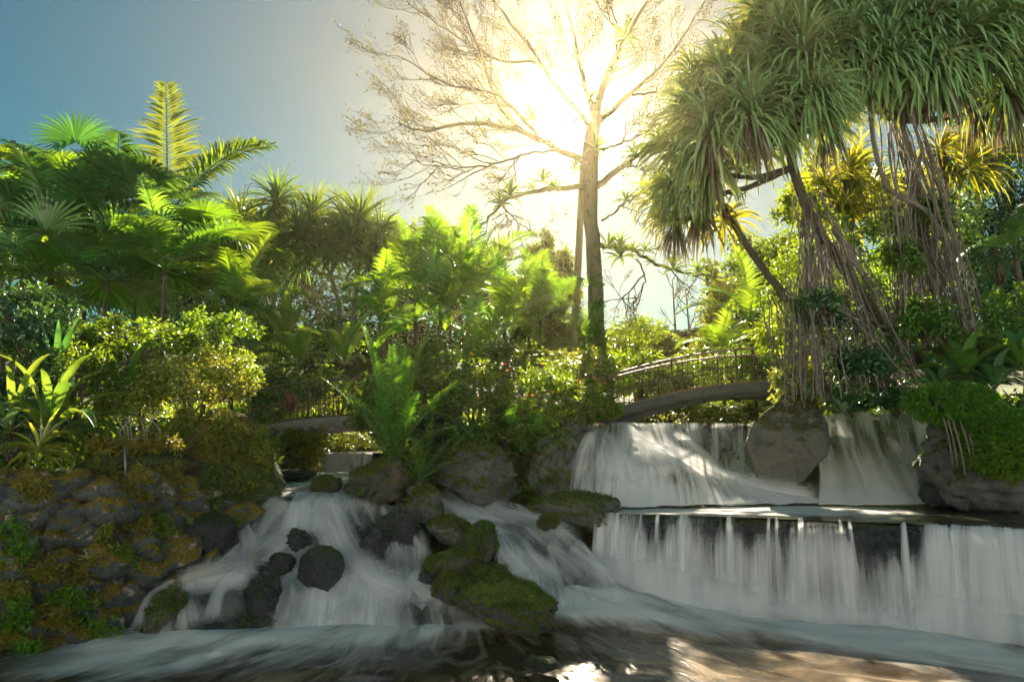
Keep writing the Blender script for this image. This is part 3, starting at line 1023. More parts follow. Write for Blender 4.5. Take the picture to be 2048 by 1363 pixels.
fall("waterfall", V, M['silk_soft2'], (cov - 0.1) * E, seed=5, amp=0.04, kind="structure", label="fine strands of the middle rapids")
MID_STREAMS = [
    (1.0, (845, 985, 22), (880, 1020, 30), (930, 1045, 34), (1000, 1060, 34), (1060, 1075, 34)),
    (0.9, (960, 1005, 18), (1010, 1030, 22), (1070, 1045, 22), (1120, 1065, 26), (1170, 1100, 30)),
    (0.9, (1040, 1020, 14), (1085, 1045, 18), (1125, 1075, 20), (1180, 1120, 26)),
    (0.95, (990, 1075, 18), (1005, 1105, 20), (1030, 1140, 26), (1060, 1180, 40)),
    (0.9, (1040, 1080, 20), (1060, 1115, 22), (1090, 1150, 28), (1120, 1190, 44)),
    (0.9, (1090, 1085, 20), (1125, 1115, 22), (1160, 1145, 28), (1190, 1180, 44)),
    (0.8, (1140, 1090, 18), (1170, 1115, 20), (1210, 1145, 26), (1235, 1180, 40)),
]
ribbons("waterfall", V, MID_STREAMS, M['silk_stream'], kind="structure", label="white streams of the middle rapids")

# --- low weir on the right
m = len(CREST)
tng = nrm(np.gradient(CREST, axis=0))
outw = np.stack([tng[:, 1], -tng[:, 0], 0 * tng[:, 0]], -1)
outw *= -np.sign(outw[:, 1:2])
base_z = Z_POOL + 0.45 * np.exp(-((CREST[:, 0] - 1.5) ** 2) / 2.6)
K = 26
prof_t = np.linspace(0, 1, K)
fz = lambda t: t ** 1.25


def weir_sheet(throw, seed):
    th = throw * (1 + 0.35 * fbm(np.stack([np.arange(m) * 0.22, np.full(m, seed), np.zeros(m)], -1), 3, seed))
    o = []
    for t in prof_t:
        p = CREST + outw * (th * (t ** 0.62))[:, None]
        p[:, 2] = Z_UP + 0.02 - (Z_UP + 0.1 - base_z) * fz(t)
        o.append(p)
    V = np.array(o)
    i = np.linspace(0, m - 1, 330)
    j = np.floor(i).astype(int).clip(0, m - 2)
    f = (i - j)[None, :, None]
    return V[:, j] * (1 - f) + V[:, j + 1] * f


wb = []
for t, o_ in ((0, 0.03), (0.12, 0.04), (0.3, 0.0), (0.6, 0.08), (1, 0.2)):
    p = CREST + outw * o_
    p = p + outw * (fbm(np.stack([np.arange(m) * 0.5, np.full(m, t * 5), np.zeros(m)], -1), 3, 3) * 0.12 * min(1, t * 6))[:, None]
    p[:, 2] = Z_UP - 0.01 - (Z_UP + 0.5) * t
    wb.append(p)
wbk = CREST - outw * 0.45
wbk[:, 2] = Z_UP - 0.12
b = MB()
WB = np.array([wbk] + wb)
b.grid(WB)
b.build("weir", M['rock_wet'], label="long low dark stone weir across the right side of the pool", category="weir")
V = weir_sheet(0.42, 2)
nc = V.shape[1]
tt, ss = np.meshgrid(prof_t, np.linspace(0, 1, nc), indexing='ij')
pxs = np.interp(ss, np.linspace(0, 1, m), cx)
full = sstep(1830, 1930, pxs) + 0.75 * sstep(1330, 1200, pxs)
pat = fbm(np.stack([pxs * 0.022, tt * 0.4, pxs * 0], -1), 3, 77)
patw = fbm(np.stack([pxs * 0.0085, tt * 0.25, pxs * 0], -1), 2, 79)
start = 0.22 - pat * 0.65 - full * 0.45
cov = 0.20 + 0.48 * sstep(start - 0.16, start + 0.34, tt) + 0.35 * sstep(0.75, 1.0, tt) + 0.25 * full + patw * 0.35
cov = cov * sstep(-0.02, 0.03, tt)
E = edge(K, nc, 0.01, 0.002)
fall("waterfall", V, M['silk'], cov * E, seed=1, amp=0.05, kind="structure", label="white veil of water falling over the low weir")
V = weir_sheet(0.60, 5)
fall("waterfall", V, M['silk2'], (cov - 0.2 + 0.4 * np.clip(pat, 0, 1)) * E, seed=4, amp=0.05, kind="structure", label="outer strands of water falling over the low weir")
# spray that hangs along the foot of the weir
V2 = weir_sheet(0.80, 9)
fall("waterfall", V2, M['mist'], (0.85 * sstep(0.45, 0.95, tt) + patw * 1.2 * tt) * E, seed=6, amp=0.10, kind="structure", label="soft white spray along the foot of the low weir")
# single jets that shoot over the crest
jets = [1240, 1252, 1300, 1322, 1370, 1460, 1470, 1548, 1556, 1606, 1616, 1686, 1697, 1707, 1812, 1822, 1910, 1930, 1962, 1990, 2024]
b = MB()
for k, jx in enumerate(jets):
    i = int(np.interp(jx, cx, np.arange(m)))
    c0, ow, tg = CREST[i], outw[i], tng[i]
    wv = 0.03 + 0.035 * rng.random() ** 2
    th = 0.36 + 0.3 * rng.random()
    T = np.linspace(0, 1, 16)
    lat = (rng.random() - 0.5) * 0.10
    g = []
    for t in T:
        p = c0 + ow * th * t ** 0.6 + tg * lat * t
        p[2] = Z_UP + 0.05 - (Z_UP - base_z[i]) * t ** 1.35
        wd = wv * (1 + 1.9 * t)
        g.append([p + tg * wd * s_ + ow * 0.02 * (1 - abs(s_)) for s_ in np.linspace(-1, 1, 7)])
    g = np.array(g)
    cv = (0.72 * np.cos(np.linspace(-1, 1, 7) * 1.5) ** 0.8)[None, :] * (0.95 - 0.55 * T)[:, None] * sstep(-0.05, 0.05, T)[:, None]
    uv = np.stack(np.meshgrid(np.linspace(0, 0.3, 7) + k * 1.7, T * 1.4), -1)
    b.grid(g, uv, cv + 0.0005)
b.build("waterfall", M['silk2'], kind="structure", label="separate jets arching over the low weir")

# --- upper falls, left part: level crest, boulders hidden under the water
UC = [1150, 1185, 1225, 1265, 1310, 1360, 1410, 1465, 1522]
DEEP = lambda d: 13.5 + (d - 13.5) * 1.85 if d > 13.5 else d
UF = [[(x, 848, 15.25) for x in UC],
      [(1156, 866, 14.8), (1186, 858, 14.9), (1225, 858, 14.95), (1265, 860, 15.0), (1310, 860, 15.05), (1360, 862, 15.1), (1410, 866, 15.15), (1465, 868, 15.15), (1522, 868, 15.15)],
      [(1146, 900, 14.3), (1176, 872, 14.35), (1220, 876, 14.35), (1268, 890, 14.5), (1320, 888, 14.65), (1368, 896, 14.8), (1415, 912, 15.0), (1467, 918, 15.05), (1528, 918, 15.05)],
      [(1138, 940, 14.0), (1168, 915, 13.95), (1212, 905, 13.9), (1262, 918, 14.0), (1325, 912, 14.2), (1380, 922, 14.4), (1422, 940, 14.7), (1470, 945, 14.7), (1534, 950, 14.8)],
      [(1134, 975, 13.8), (1162, 960, 13.75), (1208, 955, 13.65), (1258, 958, 13.7), (1330, 945, 13.85), (1395, 957, 14.05), (1440, 968, 14.2), (1490, 968, 14.2), (1560, 972, 14.3)],
      [(1130, 1012, 13.6), (1158, 1012, 13.5), (1204, 1014, 13.4), (1255, 1014, 13.4), (1335, 1012, 13.5), (1410, 1010, 13.6), (1470, 1010, 13.7), (1560, 1008, 13.8), (1660, 1006, 13.9)]]
V = net([[(x, y, DEEP(d)) for x, y, d in r_] for r_ in UF], 80, 170)
nn = grid_normals(V)
b = MB()
b.grid(V - nn * 0.09 + nn * (fbm(V * 1.8, 4, 28) * 0.20)[..., None])
b.build("waterfall_ledge", M['rock_wet'], label="dark ledge and boulders behind the upper falls", category="rock ledge")
tt, ss = np.meshgrid(np.linspace(0, 1, 80), np.linspace(0, 1, 170), indexing='ij')
cov = 0.60 + 0.55 * fbm(np.stack([ss * 16, tt * 1.4, ss * 0], -1), 3, 52) + 0.3 * sstep(0.8, 1, tt) * sstep(0.1, 0.4, ss)
cov = cov - 0.28 * sstep(0.66, 0.75, ss) * sstep(0.65, 0.2, tt) - 0.15 * sstep(0.16, 0.04, ss)
cov = cov + 0.3 * np.exp(-((ss - 0.33 - 0.12 * tt) ** 2 / 0.004)) - 0.35 * np.exp(-((ss - 0.66) ** 2 / 0.004 + (tt - 0.68) ** 2 / 0.012)) - 0.3 * np.exp(-((ss - 0.50) ** 2 / 0.003 + (tt - 0.8) ** 2 / 0.012))
E = edge(80, 170, 0.03, 0.02)
fall("waterfall", V, M['silk'], cov * E, seed=1, amp=0.04, kind="structure", label="upper falls spilling over hidden boulders below the bridge")
fall("waterfall", V, M['silk2'], (cov - 0.08) * E, seed=4, amp=0.03, kind="structure", label="fine strands of the upper falls")
UP_STREAMS = [
    (0.95, (1190, 866, 12), (1172, 895, 16), (1160, 940, 20), (1150, 990, 26)),
    (0.9, (1215, 864, 16), (1222, 900, 20), (1228, 950, 24), (1232, 1000, 34)),
    (1.0, (1290, 862, 22), (1300, 895, 26), (1325, 935, 30), (1350, 980, 40)),
    (0.95, (1250, 866, 16), (1285, 890, 20), (1320, 905, 24), (1380, 930, 28), (1440, 970, 34), (1520, 990, 40)),
    (0.9, (1340, 866, 16), (1375, 890, 18), (1410, 925, 22), (1450, 965, 30), (1540, 992, 40)),
    (0.9, (1240, 905, 18), (1262, 945, 22), (1280, 985, 34)),
    (0.85, (1440, 950, 24), (1500, 970, 28), (1580, 988, 30), (1660, 996, 30)),
]
ribbons("waterfall", V, UP_STREAMS, M['silk_stream'], lift=0.06, kind="structure", label="fanning streams of the upper falls over the hidden boulders")

# --- upper falls, right part: fans out over a sloping slab
RC = [1622, 1660, 1705, 1755, 1810, 1862, 1905]
RF = [[(1628, 836, 15.0), (1660, 830, 15.0), (1705, 826, 15.0), (1755, 822, 14.95), (1810, 816, 14.9), (1862, 812, 14.85), (1900, 816, 14.8)],
      [(1632, 860, 14.75), (1664, 858, 14.75), (1710, 856, 14.7), (1760, 852, 14.65), (1815, 850, 14.6), (1866, 850, 14.6), (1905, 850, 14.6)],
      [(1634, 905, 14.5), (1672, 905, 14.45), (1722, 905, 14.4), (1772, 900, 14.3), (1826, 900, 14.25), (1876, 900, 14.25), (1920, 905, 14.3)],
      [(1636, 960, 14.2), (1690, 960, 14.15), (1745, 958, 14.05), (1800, 955, 13.95), (1852, 955, 13.9), (1900, 955, 13.9), (1945, 960, 13.95)],
      [(1632, 1010, 13.85), (1695, 1010, 13.8), (1765, 1010, 13.7), (1828, 1010, 13.6), (1880, 1010, 13.55), (1935, 1012, 13.5), (1985, 1012, 13.5)]]
V = net([[(x, y, DEEP(d)) for x, y, d in r_] for r_ in RF], 60, 110)
nn = grid_normals(V)
b = MB()
b.grid(V - nn * 0.07 + nn * (fbm(V * 1.6, 4, 38) * 0.16)[..., None])
b.build("waterfall_slab", M['rock_dark'], label="sloping dark slab behind the right fan of the upper falls", category="rock slab")
tt, ss = np.meshgrid(np.linspace(0, 1, 60), np.linspace(0, 1, 110), indexing='ij')
cov = 0.40 + 0.75 * fbm(np.stack([ss * 12, tt * 1.0, ss * 0], -1), 3, 62) + 0.30 * sstep(0.3, 1, tt) - 0.30 * sstep(0.7, 1.0, ss)
E = edge(60, 110, 0.03, 0.25)
fall("waterfall", V, M['silk'], cov * E, seed=2, amp=0.03, kind="structure", label="right fan of the upper falls beside the tan boulder")
fall("waterfall", V, M['mist'], (0.1 + 0.75 * sstep(0.3, 1, tt)) * E, seed=5, amp=0.05, kind="structure", label="soft spray on the right fan of the upper falls")

# --- small far fall under the left bridge, and its second part behind the cycad
for x0, x1, yt, yb, lb in ((632, 742, 905, 947, "small bright fall under the left footbridge"), (772, 812, 908, 950, "sliver of the far fall right of the mossy wedge rock")):
    V = net([[(x0 + 6, yt, 19.2), ((x0 + x1) / 2, yt, 19.2), (x1 + 4, yt, 19.2)], [(x0 + 2, (yt + yb) / 2, 18.95), ((x0 + x1) / 2, (yt + yb) / 2, 18.95), (x1, (yt + yb) / 2, 18.95)], [(x0, yb, 18.6), ((x0 + x1) / 2, yb, 18.6), (x1, yb - 6, 18.7)]], 16, 60)
    tt, ss = np.meshgrid(np.linspace(0, 1, 16), np.linspace(0, 1, 60), indexing='ij')
    b = MB()
    b.grid(V + np.array([0, 0.12, 0]))
    b.build("waterfall_ledge", M['rock_wet'], label="low ledge behind the " + lb, category="rock ledge")
    fall("waterfall", V, M['silk'], 0.75 + 0.6 * fbm(np.stack([ss * 14, tt, ss * 0], -1), 2, 6) + 0.2 * sstep(0.6, 1, tt), seed=1, amp=0.03, kind="structure", label=lb)

# ------------------------------------------------------------------ rocks


def ico(sub):
    bm = bmesh.new()
    bmesh.ops.create_icosphere(bm, subdivisions=sub, radius=1)
    v = np.array([x.co[:] for x in bm.verts])
    f = np.array([[q.index for q in p.verts] for p in bm.faces])
    bm.free()
    return v, f


ICO = {k: ico(k) for k in (3, 4, 5)}


def rock_mesh(name, seed, mat, sub=4, rough=0.35, blocky=0.5, fine=0.06, cut=0.62):
    v, f = ICO[sub]
    r_ = np.random.default_rng(seed)
    # chop with a few planes for facets, then break the surface up
    d = np.ones(len(v))
    for _ in range(int(4 + 8 * blocky)):
        n = nrm(r_.normal(size=3))
        h = cut + 0.3 * r_.random()
        dp = v @ n
        d = np.minimum(d, np.where(dp > 1e-3, h / np.maximum(dp, 1e-3), 9))
    p = v * d[:, None]
    p = p * (1 + rough * fbm(v * 1.6 + seed, 3, seed)[:, None] * 1.2)
    p = p * (1 + fine * 2.2 * fbm(v * 6 + seed, 3, seed + 5)[:, None])
    me = bpy.data.meshes.new(name)
    me.from_pydata(p.tolist(), [], f.tolist())
    me.polygons.foreach_set("use_smooth", np.ones(len(me.polygons), bool))
    me.materials.append(mat)
    me.update()
    return me


def moss_tufts(o, seed, n=2600, mat='moss_rock', thr=0.02):
    """cushions of moss on the upward faces of a rock, as a part of it"""
    me = o.data
    v = np.empty(len(me.vertices) * 3)
    me.vertices.foreach_get("co", v)
    nn_ = np.empty(len(me.vertices) * 3)
    me.vertices.foreach_get("normal", nn_)
    sc_ = np.array(o.scale)
    ro = np.array(o.rotation_euler.to_matrix())
    v, nn_ = v.reshape(-1, 3) * sc_, nrm(nn_.reshape(-1, 3) / sc_)
    wv, wn_ = v @ ro.T, nn_ @ ro.T
    msk = wn_[:, 2] * 0.45 + fbm(wv * 3.2 + seed, 3, seed) * 2.0 - 0.27 > thr
    msk &= wn_[:, 1] < 0.5
    if msk.sum() < 20:
        return
    r_ = np.random.default_rng(seed)
    i = np.nonzero(msk)[0][r_.integers(msk.sum(), size=n)]
    c = wv[i] + r_.normal(0, 0.015, (n, 3))
    d = nrm(wn_[i] + r_.normal(0, 0.6, (n, 3)))
    b = MB()
    b.leaves(c, d, nrm(r_.normal(size=(n, 3)) + [0, 0, 0.6]), r_.uniform(0.02, 0.055, n), 0.016, 0.35)
    m = b.build("moss", M[mat], None, smooth=False, kind="stuff")
    m.parent = o
    m.matrix_parent_inverse = Matrix.Identity(4)
    m.location, m.rotation_euler, m.scale = (0, 0, 0), (0, 0, 0), (1, 1, 1)
    inv_ = (Matrix(ro.tolist()) @ Matrix.Diagonal(sc_.tolist())).inverted()
    co = np.empty(len(m.data.vertices) * 3)
    m.data.vertices.foreach_get("co", co)
    co = co.reshape(-1, 3) @ np.array(inv_).T
    m.data.vertices.foreach_set("co", co.ravel())
    m.data.update()


def boulder(name, px, py, d, w, h, dep, seed, mat, label, rz=0.0, tilt=0.0, sub=4, category="boulder", group=None, **kw):
    """boulder centred on a photo pixel; w, h in photo pixels, dep in metres"""
    s_ = d / F_PX
    return put(name, rock_mesh(name, seed, mat, sub, **kw), None, tuple(P(px, py, d + dep * 0.18)), (0, tilt, rz), (w * s_ / 2, dep / 2, h * s_ / 2), label=label, category=category, group=group)


BOULDERS = [
    # px, py, d, w, h, depth, seed, mat, label, tilt
    (600, 1092, 11.75, 66, 74, 0.6, 3, 'rock_wet', "wet pointed black rock highest in the left cascade", 0.1),
    (640, 1172, 11.0, 118, 150, 0.8, 5, 'rock_wet', "largest black lumpy rock standing in the middle of the left cascade", 0.05),
    (557, 1128, 11.25, 64, 44, 0.5, 7, 'rock_wet', "small flat black rock beside the largest cascade rock", 0.0),
    (527, 1203, 10.55, 68, 108, 0.6, 9, 'rock_wet', "rounded wet rock with water arching over its left side", 0.05),
    (333, 1232, 10.15, 76, 108, 0.7, 11, 'rock_mossy', "egg shaped dark green rock at the foot of the mossy wall", 0.1),
    (748, 1100, 11.55, 66, 96, 0.5, 13, 'rock_wet', "sharp triangular wet rock on the right of the left cascade", 0.35),
    (800, 1068, 11.9, 110, 80, 0.6, 15, 'rock_wet', "sloping black slab at the right edge of the left cascade", 0.5),
    (525, 990, 12.9, 76, 44, 0.6, 17, 'rock_mossy', "mossy stone on the lip at the left of the cascade", 0.0),
    (655, 972, 13.5, 60, 36, 0.6, 19, 'rock_mossy', "small round mossy stone in the stream above the cascade", 0.0),
    (592, 952, 15.0, 76, 30, 0.7, 21, 'rock_wet', "low wet stone in the stream left of the far fall", 0.0),
    (530, 953, 15.2, 60, 22, 0.6, 23, 'rock_dark', "grey flat stone on the stream bank below the moss curtain", 0.0),
    (440, 1010, 12.2, 110, 46, 0.8, 25, 'rock_dark', "long dark stone between the mossy wall and the cascade lip", 0.15),
    (410, 1080, 11.4, 140, 110, 0.9, 27, 'rock_wet', "black boulder at the right end of the mossy stone wall", 0.1),
    (755, 962, 12.9, 150, 100, 1.0, 29, 'rock_mossy', "mossy wedge shaped rock under the cycad", -0.55),
    (850, 1022, 12.5, 80, 110, 0.8, 31, 'rock_dark', "dark rooty rock below the cycad trunk", 0.5),
    (905, 1062, 11.7, 110, 56, 0.7, 33, 'rock_dark', "brown rubble rock leading down from the cycad", 0.3),
    (958, 1088, 11.35, 66, 92, 0.7, 35, 'rock_mossy', "upright mossy rock at the top of the midstream pile", 0.1),
    (900, 1130, 11.0, 112, 66, 0.8, 37, 'rock_mossy', "broad rock with bright moss in the middle of the midstream pile", -0.2),
    (972, 1150, 10.75, 104, 50, 0.8, 39, 'rock_dark', "dark rock wedged above the large front boulder", 0.1),
    (912, 1178, 10.6, 84, 60, 0.7, 41, 'rock_mossy', "olive rock at the left foot of the midstream pile", 0.1),
    (1005, 1212, 10.2, 215, 104, 1.1, 43, 'rock_mossy', "large front boulder with bright green moss in the pool", 0.12),
    (862, 1152, 10.9, 50, 36, 0.4, 45, 'rock_wet', "small black rock at the left edge of the midstream pile", 0.0),
    (955, 945, 13.6, 190, 130, 1.3, 47, 'rock_dark', "big dark angular boulder under the hanging ferns", 0.15),
    (1160, 1025, 12.7, 200, 82, 1.2, 49, 'rock_dark', "wide wet boulder at the left end of the weir", 0.05),
    (1097, 1046, 12.4, 40, 32, 0.4, 51, 'rock_mossy', "small round stone in the rapids before the wide boulder", 0.0),
    (1145, 850, 15.4, 52, 44, 0.6, 53, 'rock_dark', "grey stone at the left end of the upper falls crest", 0.2),
    (1574, 892, 14.5, 158, 250, 1.7, 59, 'rock_tan', "tall tan boulder between the two upper falls", 0.05),
    (1085, 1325, 8.35, 66, 26, 0.4, 57, 'rock_wet', "low stone just breaking the surface of the near pool", 0.0),
    (610, 880, 19.6, 70, 90, 1.0, 59, 'rock_leafy', "brown bank rock left of the far small fall", 0.1),
    (1965, 930, 13.0, 240, 200, 1.6, 61, 'rock_dark', "dark overhung bank rock under the moss cushions", 0.05),
    (1900, 985, 13.4, 120, 60, 0.8, 63, 'rock_wet', "wet shaded rock at the right end of the upper pool", 0.0),
    (1110, 930, 14.2, 120, 150, 1.0, 65, 'rock_dark', "brown shaded bank left of the upper falls", 0.0),
]
for (x, y, d, w, h, dep, sd, mt, lb, tl) in BOULDERS:
    ob_ = boulder("boulder", x, y, d, w, h, dep, sd, M[mt], lb, rz=0.3 * math.sin(sd), tilt=tl, sub=5, fine=0.06 if 'tan' in lb else 0.24 if 'lumpy' in lb else 0.14, blocky=0.9 if 'ngular' in lb or 'wedge' in lb or 'tan' in lb else 0.4, **({'rough': 0.22, 'cut': 0.48} if 'tan' in lb else {'rough': 0.7} if 'lumpy' in lb else {}))
    if mt in ('rock_mossy', 'rock_dark'):
        moss_tufts(ob_, sd, int(1200 + 14 * w), thr=0.0 if mt == 'rock_mossy' else 0.12)

# --- mossy stone wall on the left: stone by stone
top = [(-60, 962), (0, 965), (60, 962), (120, 972), (180, 962), (240, 962), (300, 945), (350, 970), (420, 995), (470, 1040)]
bot = [(-60, 1375), (0, 1350), (100, 1310), (250, 1262), (300, 1215), (340, 1165), (400, 1130), (470, 1100)]
wallt = thing("stone_wall", tuple(P(150, 1300, 9.6)), "dark mossy wall of rough boulders at the left edge of the pool", "stone wall")
inv = Matrix.Translation(wallt.location).inverted()
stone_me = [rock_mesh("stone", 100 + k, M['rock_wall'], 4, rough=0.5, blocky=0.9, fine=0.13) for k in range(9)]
back_me = []
wall_pts = []
r_ = np.random.default_rng(5)
rowsN = 8
for i in range(rowsN):
    f = i / (rowsN - 1)
    x = -70 + 30 * (i % 2)
    while x < 470:
        yt = np.interp(x, [p[0] for p in top], [p[1] for p in top])
        yb = np.interp(x, [p[0] for p in bot], [p[1] for p in bot])
        hgt = (yb - yt) / (rowsN - 0.6)
        if hgt < 26 and i % 2:
            x += 50
            continue
        w = 44 + 58 * r_.random() ** 1.4
        y = yt + (yb - yt) * f + 8 * (r_.random() - 0.5)
        dbase = np.interp(x, [-60, 100, 250, 340, 470], [9.1, 9.5, 10.1, 10.8, 11.7])
        d = dbase + 0.75 * (1 - f)
        s_ = d / F_PX
        h_ = max(hgt * 1.3, 44) * (0.9 + 0.35 * r_.random())
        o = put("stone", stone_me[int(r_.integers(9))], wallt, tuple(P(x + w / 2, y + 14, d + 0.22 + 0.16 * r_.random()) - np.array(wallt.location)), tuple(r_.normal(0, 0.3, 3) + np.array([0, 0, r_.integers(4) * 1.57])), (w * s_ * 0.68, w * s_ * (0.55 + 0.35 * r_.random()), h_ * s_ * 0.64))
        wall_pts.append((x + w / 2, y, d))
        x += w * 0.9
b = MB()
bx = np.linspace(-80, 500, 40)
g = []
for f in np.linspace(0, 1, 14):
    g.append([P(x, np.interp(x, [p[0] for p in top], [p[1] for p in top]) * (1 - f) + np.interp(x, [p[0] for p in bot], [p[1] for p in bot]) * f + 14, np.interp(x, [-60, 100, 250, 340, 470], [9.1, 9.5, 10.1, 10.8, 11.7]) + 0.75 * (1 - f) + 0.75) for x in bx])
g = np.array(g)
g = g + 0.10 * fbm(g * 3, 3, 4)[..., None]
b.grid(g - np.array(wallt.location))
b.build("earth_core", M['soil'], wallt)


def tuft(name, pts, nrmls, n, mat, seed, L=(0.05, 0.11), W=0.02, parent=None, spread=0.06, **tags):
    """moss, lichen or dry fern: a mat of tiny blades"""
    r_ = np.random.default_rng(seed)
    pts = np.asarray(pts)
    i = r_.integers(len(pts), size=n)
    c = pts[i] + r_.normal(0, spread, (n, 3))
    d = nrm(np.asarray(nrmls)[i] * 0.8 + r_.normal(0, 0.55, (n, 3)))
    b = MB()
    b.leaves(c, d, nrm(r_.normal(size=(n, 3)) + [0, 0, 0.6]), r_.uniform(*L, n), W, 0.35)
    return b.build(name, mat, parent, smooth=False, **tags)


# moss and dry fern drapes on the wall
DRAPE = [(262, 1005, 46, 62, 'moss_gold', 2600), (90, 1140, 34, 16, 'moss_gold', 700), (150, 1142, 30, 26, 'moss_gold', 900), (212, 1085, 12, 46, 'moss_gold', 700), (40, 1228, 26, 30, 'moss_green', 900), (140, 1200, 44, 26, 'moss_green', 1200), (290, 1112, 30, 32, 'moss_gold', 800), (62, 1300, 28, 18, 'moss_green', 700), (30, 1180, 28, 14, 'moss_gold', 500), (340, 965, 24, 30, 'moss_gold', 700), (230, 1120, 50, 24, 'moss_green', 900), (110, 1235, 30, 20, 'moss_gold', 600), (60, 980, 34, 18, 'moss_gold', 500), (215, 1030, 16, 40, 'moss_gold', 600), (300, 1060, 60, 50, 'moss_green', 900), (30, 1090, 40, 60, 'moss_green', 800), (180, 1260, 60, 24, 'moss_green', 700), (410, 1040, 60, 40, 'moss_green', 800)]
WHERE = ["below the top stones, the largest of all", "on the middle stones left of centre", "on the middle stones under the pale top row", "hanging as a thin strip down the wall face", "at the left edge above the water", "spread over the lower middle stones", "curled round a stone on the right of the wall", "on the lowest stone at the waterline", "at the far left of the wall", "beside the top stone under the moss mound", "between two golden tufts in mid wall", "under the green spread near the water", "on the pale top stones at the far left", "strip beside the largest golden drape", "wide on the right face of the wall", "high on the left face of the wall", "just above the dark base of the wall", "at the right end of the wall by the cascade"]
for k, (x, y, w, h, mt, n) in enumerate(DRAPE):
    d = np.interp(x, [-60, 100, 250, 340, 470], [9.1, 9.5, 10.1, 10.8, 11.7]) + 0.75 * np.interp(y, [960, 1300], [1, 0]) - 0.06
    n_ = 60
    q = np.random.default_rng(k).normal(0, 0.5, (n_, 2))
    pts = [P(x + w * a, y + h * c, d + 0.05 * e) for (a, c), e in zip(q, np.random.default_rng(k + 50).normal(size=n_))]
    tuft("moss_patch", pts, np.tile([0, -0.9, 0.2], (n_, 1)), n, M[mt], k, (0.05, 0.12), 0.028, spread=0.03,
         label=("golden dry moss " if mt == 'moss_gold' else "green moss ") + WHERE[k], kind="stuff")

# ------------------------------------------------------------------ footbridges


def bridge(name, label, pts, d_near, width, slab, rail_h, n_bal, rail_mat, deck_mat, ribs=0, mid=0.5):
    """pts: near edge of the deck top as photo pixels at distance d_near; deck arches between them"""
    xs = np.array([p[0] for p in pts], float)
    ys = np.array([p[1] for p in pts], float)
    n = 41
    sx = np.linspace(xs[0], xs[-1], n)
    cf = np.polyfit(xs, ys, min(3, len(xs) - 1))
    e = np.array([P(x, np.polyval(cf, x), d_near) for x in sx])
    root = thing(name, tuple(e[n // 2]), label, "footbridge")
    o = np.array(root.location)
    e = e - o
    bk = e + np.array([0, width, 0])
    dn = np.array([0, 0, 1.0])
    b = MB()
    cs = [e, bk, bk - dn * slab, e - dn * slab, e]
    b.grid(np.stack(cs, 1))
    b.build("deck", deck_mat, root, smooth=False)
    for nm, ee, oy in (("edge_beam", e, -0.06), ("edge_beam", bk, 0.06)):
        b = MB()
        a0 = ee + np.array([0, oy - 0.05, 0.05])
        a1 = ee + np.array([0, oy + 0.05, 0.05])
        arch = slab + 0.02
        b.grid(np.stack([a0, a1, a1 - dn * (arch + .1), a0 - dn * (arch + .1), a0], 1))
        b.build(nm, deck_mat, root, smooth=False)
        b = MB()
        b.grid(np.stack([a0 + [0, -.02, .045], a1 + [0, .02, .045], a1 + [0, .02, .004], a0 + [0, -.02, .004], a0 + [0, -.02, .045]], 1))
        b.build("kerb", rail_mat, root, smooth=False)
    # lower arch beam under the deck
    b = MB()
    la = e + np.array([0, width * 0.5, 0]) - dn * (slab + 0.003)
    drop = 0.16 + 0.26 * np.abs(np.linspace(-1, 1, n)) ** 2
    l2 = la - dn * drop[:, None]
    hw = np.array([0, width * 0.32, 0])
    b.grid(np.stack([la - hw, la + hw, l2 + hw, l2 - hw, la - hw], 1))
    b.build("arch_beam", deck_mat, root, smooth=False)
    for k in range(ribs):
        i = int((k + 0.5) * (n - 1) / ribs)
        b = MB()
        c = e[i] - dn * (slab + 0.09) + np.array([0, width * 0.1, 0])
        b.box(c, (0.14, width * 0.6, 0.14))
        b.build("rib", M['concrete_pale'], root, smooth=False)
    bm_ = MB()
    bm_.tube([(0, 0, 0), (0, 0, rail_h)], 0.009, 4)
    bal = bm_.mesh("baluster", M['iron'], False)
    bp_ = MB()
    bp_.tube([(0, 0, 0), (0, 0, rail_h + 0.02)], 0.03, 6)
    post = bp_.mesh("post", M['iron'], False)
    for ee, oy in ((e, -0.03), (bk, 0.03)):
        off = np.array([0, oy, 0.06])
        b = MB()
        b.tube(ee + off + dn * rail_h, 0.034, 8)
        b.build("handrail", rail_mat, root)
        b = MB()
        b.tube(ee + off + dn * rail_h * mid, 0.018, 6)
        b.build("mid_rail", M['iron'], root)
        t = np.linspace(0, n - 1, n_bal)
        for k, q in enumerate(t):
            i = int(min(q, n - 2))
            p = ee[i] * (1 - (q - i)) + ee[i + 1] * (q - i) + off
            put("post" if k % 12 == 0 else "baluster", post if k % 12 == 0 else bal, root, tuple(p))
    return root


bridge("footbridge", "grey concrete arched footbridge with wooden handrail above the upper falls", [(1215, 826), (1300, 802), (1400, 781), (1480, 771), (1580, 766), (1700, 770)], 19.3, 1.7, 0.16, 0.98, 46, M['rail_wood'], M['concrete'], 0)
bridge("footbridge", "small footbridge with ribs below and dark iron rail over the left stream", [(500, 862), (560, 849), (650, 838), (740, 836), (830, 842), (900, 850)], 18.2, 1.5, 0.16, 0.98, 42, M['iron'], M['concrete_pale'], 8)
b = MB()
b.tube([P(252, 965, 10.9), P(250, 895, 10.9)], 0.018, 6)
b.build("metal_stake", plain_mat("dull_steel", (0.25, 0.26, 0.27), 0.4, 0.6), label="thin grey metal stake standing behind the stone wall", category="stake")

